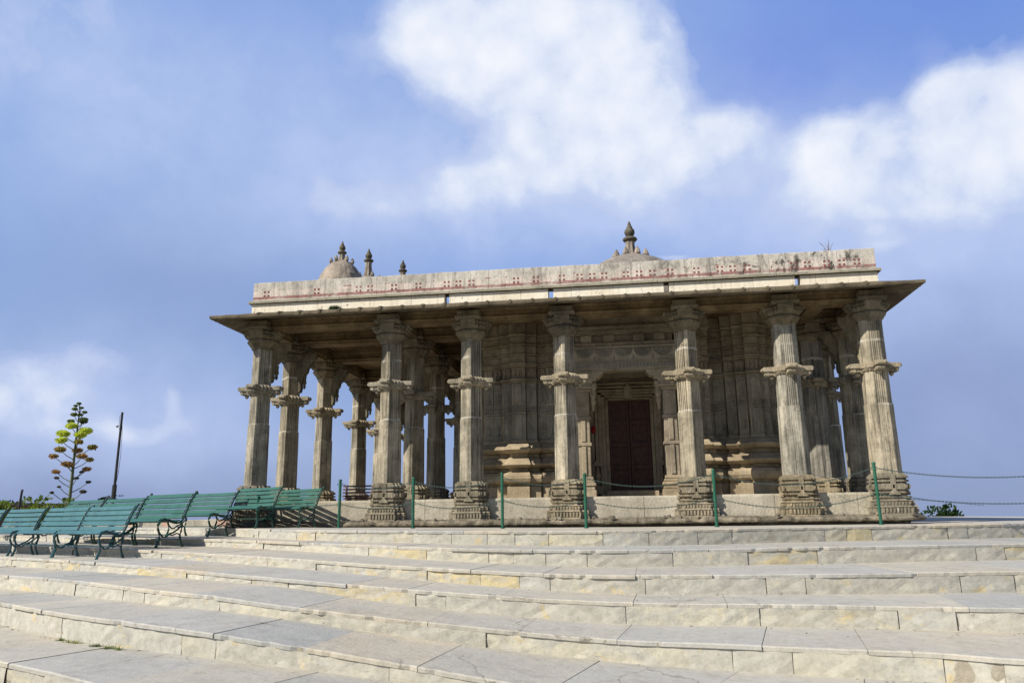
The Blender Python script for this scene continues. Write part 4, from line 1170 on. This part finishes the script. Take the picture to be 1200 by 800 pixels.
pe = empty('utility_pole', (-5.18, 2.77, -.06)); tag(pe, 'thin dark metal pole with a loose cable, left of the temple', 'pole')
bx, by = .137 * 0, 0
mb = MB(); mb.tube([(0, 0, -.1), (.0, 0, .95), (.0, .02, 2.95)], [.042, .034, .028], 8); mb.tube([(.0, 0, .72), (.0, 0, 1.08)], .055, 8); mb.tube([(0, 0, .66), (0, 0, .74)], .09, 8); mb.build('shaft', M['iron'], pe)
mb = MB(); mb.tube([(.0, .02, 2.93), (.05, .02, 2.4), (.07, .02, 1.8), (.05, .02, 1.35), (.02, .0, 1.05)], .006, 4)
mb.tube([(.0, .02, 2.93), (-.06, .02, 2.85), (-.065, .02, 2.6), (-.03, .0, 2.5)], .005, 4); mb.build('cable', M['iron'], pe)
mb = MB(); mb.ball((-.11, .02, 2.58), .028, 7, 5); mb.tube([(-.11, .02, 2.58), (0, .02, 2.62)], .007, 4); mb.build('insulator', M['iron'], pe)
gy = empty('creeper', (-5.2, 2.75, .6)); tag(gy, 'dark creeper trailing along a stay wire down to the left of the thin dark pole', 'plant')
P0 = Vector((0, 0, .14)); P1 = Vector((-1.0, -.12, -.14)); mb = MB(); mb.tube([P0, P0.lerp(P1, .5) + Vector((0, 0, -.01)), P1], .009, 5); mb.build('stay_wire', M['iron'], gy)
mb = MB()
for t in [random.random() ** .8 for _ in range(16)] + [.25, .3, .5, .55, .6]: blades(mb, P0.lerp(P1, t), .035, 26, .035, .012, .2, ((.7, .8, .9), (1, 1, 1)), .7)
for t in range(5): blades(mb, P0 + Vector((.05 + t * .06, 0, -.0)), .02, 8, .03, .01, .2, ((.7, .8, .9),), .7)
mb.build('leaves', M['leaf_dark'], gy)
sp = empty('iron_stub', (-6.02, .64, -.2)); tag(sp, 'short dark iron stub post leaning right above the leftmost benches', 'post')
mb = MB(); mb.tube([(-.02, 0, -.1), (0, 0, .62), (.02, 0, 1.03)], [.03, .028, .024], 7); mb.ball((.025, 0, 1.03), .03, 6, 4); mb.build('shaft', M['iron'], sp)

bw = empty('brick_building', (-13.0, 7.5, -1.5)); tag(bw, 'low dark red brick building cut off by the left edge', 'building')
mb = MB(); mb.box(-3.5, .45, 0, 3, 0, 2.15)
mb.build('wall', M['red_brick'], bw)
mb = MB(); mb.box(-3.6, .55, -.1, 3.1, 2.155, 2.26); mb.build('roof', M['finial'], bw)

def bush(name, x, y, z0, rx, h, nleaf, lab, cat, mat, cols, L=.06, w=.022, trunk=True, group=None, flat=1.0, clumps=14):
    e = empty(name, (x, y, z0)); tag(e, lab, cat, group)
    mb = MB(); cc = []
    for i in range(clumps):
        a = random.uniform(0, 6.28); r = rx * random.uniform(0, .8); zz = h * random.uniform(.35, .86)
        cc.append((math.cos(a) * r, math.sin(a) * r * .8, zz)); blades(mb, cc[-1], rx * random.uniform(.25, .42), nleaf // clumps, L, w, .25, cols, flat)
    mb.build('crown', mat, e)
    if trunk:
        t = MB()
        for c in cc[:6]: t.tube([(0, 0, -.1), (c[0] * .3, c[1] * .3, c[2] * .45), c], [.05 * rx + .012, .03 * rx + .008, .006], 5)
        t.build('trunk' if cat == 'tree' else 'stem', M['bark'], e)
    return e
YG = ((1.6, 1.5, 1.0), (1.2, 1.2, 1.0), (.7, .75, .7), (1.9, 1.8, 1.2))
for i, (x, y, rx, h, lab) in enumerate(((-8.1, 2.2, .6, 1.05, 'bright yellow-green shrub behind the leftmost blue-green bench'), (-7.25, 2.5, .55, 1.02, 'low yellow-green shrub at the foot of the agave stalk, left side'), (-6.45, 2.6, .45, .98, 'small leafy shrub just right of the agave stalk base'))):
    bush('shrub', x, y, -.3, rx, h, 900, lab, 'shrub', M['leaf'], YG, .075, .026, group='shrubs behind the benches')
bush('shrub', -6.0, -1.9, -.75, .6, 1.0, 900, 'dark green shrub beside the seat end at the left edge', 'shrub', M['leaf_dark'], YG, .08, .03)
bush('tree', -15.6, 12.0, -2.0, 1.05, 3.25, 1500, 'flat-topped dark tree behind the short iron stub', 'tree', M['leaf_dark'], ((1, 1, 1), (.6, .6, .8), (1.6, 1.5, 1.2)), .16, .05, flat=.45, clumps=22)
random.seed(21)
bush('tree', 26.0, 32.3, -3.75, 1.25, 4.6, 2600, 'small round dark green treetop peeping over the steps at the right', 'tree', M['leaf_dark'], ((1, 1.1, 1), (.6, .7, .6), (1.5, 1.6, 1.1)), .17, .06, clumps=30)
# weeds
wd = MB()
def tuft(mb, x, y, z, r, n, L, cols):
    for i in range(n):
        a = random.uniform(0, 6.28); q = random.uniform(0, r); p = Vector((x + math.cos(a) * q, y + math.sin(a) * q * .5, z)); d = Vector((random.gauss(0, .5), random.gauss(0, .5), 1)).normalized() * L * random.uniform(.5, 1.1); s_ = d.cross(Vector((random.random(), random.random(), 0))).normalized() * L * .08
        mb.t = random.choice(cols); mb.add([p - s_, p + d * .6 - s_ * .7, p + d, p + d * .6 + s_ * .7, p + s_], [(0, 1, 2, 3, 4)])
for x, r, n in ((2.02, .06, 60), (2.18, .08, 50), (2.30, .08, 60), (2.62, .07, 110), (2.80, .1, 90), (2.95, .07, 60), (.25, .04, 30)):
    q = CV[6].yz(x); z = CV[7].yz(x).z; nn = Vector((.42, .9)); tuft(wd, q.x - .03, q.y - .07, z, r, n, .05, YG)
o = wd.build('weeds', M['leaf']); o['kind'] = 'stuff'; o['label'] = 'small green weeds at the foot of the lower left step'; o['category'] = 'weeds'
e = MB()
for i in range(9):
    a = random.uniform(-.35, .35); b = random.uniform(-.2, .2); h = random.uniform(.12, .26); e.tube([(12.05 + a * .12, -.12, 5.22), (12.05 + a * .3, -.12 + b * .3, 5.22 + h * .6), (12.05 + a * .55, -.12 + b, 5.22 + h)], [.005, .004, .002], 4)
tag(e.build('dry_weed', M['dry']), 'dry brown weed sprouting from the top of the parapet, right end', 'weed')
e = MB(); tuft(e, 1.72, -.30, 4.50, .13, 260, .11, YG); tag(e.build('roof_weed', M['leaf_dark']), 'small green weed growing on the eave under the cream band, left part', 'weed')

# ------------------------------------------------------------------ camera
yaw, pitch, roll = R(-7.88385), R(12.76749), R(-0.77634)
cyw, syw = math.cos(yaw), math.sin(yaw); cp, sp_ = math.cos(pitch), math.sin(pitch); cr, sr = math.cos(roll), math.sin(roll)
Ry = Matrix(((cyw, -syw, 0), (syw, cyw, 0), (0, 0, 1))); Rx = Matrix(((1, 0, 0), (0, cp, sp_), (0, -sp_, cp))); Rr = Matrix(((cr, 0, sr), (0, 1, 0), (-sr, 0, cr)))
Mx = Rr @ Rx @ Ry        # rows: right, forward, up
right, fwd, upv = Mx[0], Mx[1], Mx[2]
cam = bpy.data.cameras.new('camera'); co = bpy.data.objects.new('camera', cam); col.objects.link(co)
m4 = Matrix.Identity(4)
for i in range(3): m4[i][0] = right[i]; m4[i][1] = upv[i]; m4[i][2] = -fwd[i]
m4.translation = Vector((7.704825, -15.6320125, .1139375)); co.matrix_world = m4
cam.lens = 900.08 / 1200 * 36; cam.clip_end = 30000; cam.clip_start = .05
sc.camera = co

# ------------------------------------------------------------------ light
AZ, EL = R(51), R(37)
tow = Vector((-math.sin(AZ) * math.cos(EL), -math.cos(AZ) * math.cos(EL), math.sin(EL)))
sl = bpy.data.lights.new('sun', 'SUN'); sl.energy = 5.0; sl.angle = R(.5); sl.color = (1.0, .93, .80)
so = bpy.data.objects.new('sun', sl); col.objects.link(so); so.rotation_euler = tow.to_track_quat('Z', 'Y').to_euler()

w = bpy.data.worlds.new('World'); sc.world = w; w.use_nodes = True; nt = w.node_tree; nt.nodes.clear(); n = N(nt)
out = n.node('ShaderNodeOutputWorld'); bg = n.node('ShaderNodeBackground'); n.link(bg.outputs[0], out.inputs[0])
STR = .10; bg.inputs['Strength'].default_value = STR
sky = n.node('ShaderNodeTexSky', sky_type='NISHITA'); sky.sun_disc = False; sky.sun_elevation = EL; sky.sun_rotation = math.atan2(tow.x, tow.y)
sky.air_density = 1.0; sky.dust_density = .6; sky.ozone_density = 2.0; sky.altitude = 900
tc = n.node('ShaderNodeTexCoord'); D = tc.outputs['Generated']
sep = n.node('ShaderNodeSeparateXYZ'); n.link(D, sep.inputs[0])
# keep the sky's own colour slightly above the horizon also below it (hazy air)
mxz = n.math('MAXIMUM', sep.outputs[2], .03); cb_ = n.node('ShaderNodeCombineXYZ'); n.link(sep.outputs[0], cb_.inputs[0]); n.link(sep.outputs[1], cb_.inputs[1]); n.link(mxz, cb_.inputs[2])
n.link(cb_.outputs[0], sky.inputs[0])
base0 = n.mix(1.0, sky.outputs[0], (.72, .71, .76), 'MULTIPLY')
K = 1 / STR
hz = n.ramp(sep.outputs[2], [(.0, (.225 * K, .295 * K, .50 * K)), (.10, (.235 * K, .335 * K, .60 * K)), (.30, (.24 * K, .385 * K, .72 * K)), (.7, (.185 * K, .34 * K, .74 * K))])
fd = n.node('ShaderNodeVectorMath', operation='DOT_PRODUCT'); n.link(D, fd.inputs[0]); fd.inputs[1].default_value = tuple(fwd)
base = n.mix(n.ramp(fd.outputs['Value'], [(.15, .0), (.62, .80)], 'EASE'), base0, hz)
def dirpx(u, v): return (right * ((u - 600) / FPX) + fwd - upv * ((v - 400) / FPX)).normalized()
warp = n.node('ShaderNodeTexNoise'); warp.inputs['Scale'].default_value = 9; warp.inputs['Detail'].default_value = 7; n.link(D, warp.inputs['Vector'])
vs_ = n.node('ShaderNodeVectorMath', operation='MULTIPLY_ADD'); n.link(warp.outputs['Color'], vs_.inputs[0]); vs_.inputs[1].default_value = (.07, .07, .07); vs_.inputs[2].default_value = (-.035, -.035, -.035)
wd_ = n.node('ShaderNodeVectorMath', operation='ADD'); n.link(D, wd_.inputs[0]); n.link(vs_.outputs[0], wd_.inputs[1]); DW = wd_.outputs[0]
def blob(u, v, ru, rv, amp):
    c = dirpx(u, v); a = Vector((c.y, -c.x, 0)).normalized(); b = a.cross(c).normalized()
    def dot(vec):
        m = n.node('ShaderNodeVectorMath', operation='DOT_PRODUCT'); n.link(DW, m.inputs[0]); m.inputs[1].default_value = tuple(vec); return m.outputs['Value']
    x = n.math('MULTIPLY', dot(a), FPX / ru); y = n.math('MULTIPLY', dot(b), FPX / rv)
    r2 = n.math('ADD', n.math('MULTIPLY', x, x), n.math('MULTIPLY', y, y))
    g = n.math('POWER', 2.718, n.math('MULTIPLY', r2, -1.0))
    front = n.math('GREATER_THAN', dot(c), 0)
    return n.math('MULTIPLY', n.math('MULTIPLY', g, front), amp)
def total(lst):
    acc = None
    for q in lst:
        bq = blob(*q); acc = bq if acc is None else n.math('ADD', acc, bq)
    return acc
nz1 = n.noise(D, 7, 9, .62, .15); nz2 = n.noise(D, 22, 6, .6)
# thin veil
veil = total([(600, 235, 320, 70, 1.1), (1110, 280, 200, 110, 1.15), (120, 470, 190, 75, 1.1), (1000, 230, 120, 60, .5), (40, 60, 150, 100, .8), (280, 110, 150, 80, .45), (620, 90, 260, 150, .7), (150, 200, 260, 120, .3), (1150, 500, 90, 50, .35), (180, 530, 400, 45, .35), (820, 180, 180, 80, .45)])
deep = total([(1010, 30, 260, 130, .75), (905, 150, 60, 90, .4), (900, 300, 120, 40, .35), (560, 300, 150, 30, .25), (380, 60, 120, 120, .2)])
base = n.mix(n.math('MINIMUM', deep, .9), base, (.12 * K, .22 * K, .62 * K))
gloom = total([(90, 570, 280, 70, .7), (230, 330, 220, 90, .45), (1130, 470, 150, 150, .8)])
base = n.mix(n.math('MINIMUM', gloom, .9), base, (.185 * K, .24 * K, .43 * K))
vfac = n.math('MULTIPLY', veil, n.math('ADD', n.math('MULTIPLY', nz1, 1.3), .1), clamp=True)
sky1 = n.mix(n.math('MULTIPLY', vfac, .85, clamp=True), base, (.44 * K, .53 * K, .77 * K))
def bil(sc, sm):
    v = n.node('ShaderNodeTexVoronoi', feature='SMOOTH_F1'); v.inputs['Scale'].default_value = sc; v.inputs['Smoothness'].default_value = sm; n.link(DW, v.inputs['Vector']); return v.outputs['Distance']
puff = n.math('ADD', n.math('MULTIPLY', n.math('SUBTRACT', .48, bil(9, .6)), .6), n.math('MULTIPLY', n.math('SUBTRACT', .45, bil(24, .5)), .35))
nz3 = n.math('ADD', n.math('MULTIPLY', n.noise(D, 8, 9, .6, .05), .62), n.math('MULTIPLY', n.math('ADD', puff, .5), .38))
cum = total([(500, 55, 62, 55, .75), (560, 40, 85, 70, .9), (640, 20, 90, 60, .9), (725, 60, 72, 45, .8), (770, 75, 30, 30, .6), (600, 120, 90, 60, .55), (740, 140, 85, 50, .95), (660, 150, 75, 45, .6), (800, 185, 85, 50, .8), (868, 150, 36, 32, .62), (700, 215, 130, 45, .6), (560, 215, 120, 36, .5), (430, 240, 75, 24, .55), (390, 228, 28, 26, .4),
  (958, 188, 34, 30, .7), (985, 150, 38, 28, .8), (1030, 190, 70, 45, .8), (1090, 175, 55, 35, .75), (1115, 135, 30, 36, .7), (1165, 108, 55, 42, 1.0), (1180, 170, 80, 60, .8), (1100, 240, 130, 50, .55), (985, 240, 80, 40, .4),
  (20, 50, 65, 60, .62), (115, 10, 60, 22, .35), (105, 418, 44, 20, .45), (60, 440, 80, 30, .55), (10, 475, 80, 34, .55), (208, 468, 15, 26, .6), (236, 432, 16, 8, .45), (170, 495, 60, 14, .28), (150, 500, 80, 14, .45), (798, 297, 28, 5, .8), (1028, 292, 24, 10, .5), (260, 385, 30, 16, .5), (1020, 275, 14, 8, .4)])
cf = n.math('ADD', n.math('MINIMUM', cum, .95), n.math('MULTIPLY', n.math('SUBTRACT', nz3, .5), 2.7)); cf = n.math('ADD', cf, n.math('MULTIPLY', n.math('SUBTRACT', nz2, .5), .3))
cf = n.math('MULTIPLY', n.ramp(cf, [(.30, 0.0), (.40, .28), (.64, .68), (.90, .92)], 'EASE'), n.math('MULTIPLY', cum, 1.7, clamp=True))
lit = n.math('ADD', n.math('MULTIPLY', n.math('MINIMUM', cum, 1.1), .32), n.math('MULTIPLY', n.math('SUBTRACT', nz3, .15), .95))
shade = n.ramp(lit, [(.38, (.40 * K, .48 * K, .70 * K)), (.56, (.50 * K, .575 * K, .77 * K)), (.70, (.68 * K, .73 * K, .83 * K)), (.86, (.86 * K, .86 * K, .88 * K))])
final = n.mix(cf, sky1, shade)
n.link(final, bg.inputs['Color'])

sc.view_settings.view_transform = 'Standard'; sc.view_settings.look = 'None'; sc.view_settings.exposure = .22; sc.view_settings.gamma = 1
sc.view_settings.use_curve_mapping = False
sc.render.engine = 'CYCLES'; sc.cycles.max_bounces = 6; sc.cycles.diffuse_bounces = 4; w.cycles.sampling_method = 'MANUAL'; w.cycles.sample_map_resolution = 512; sc.cycles.use_denoising = True
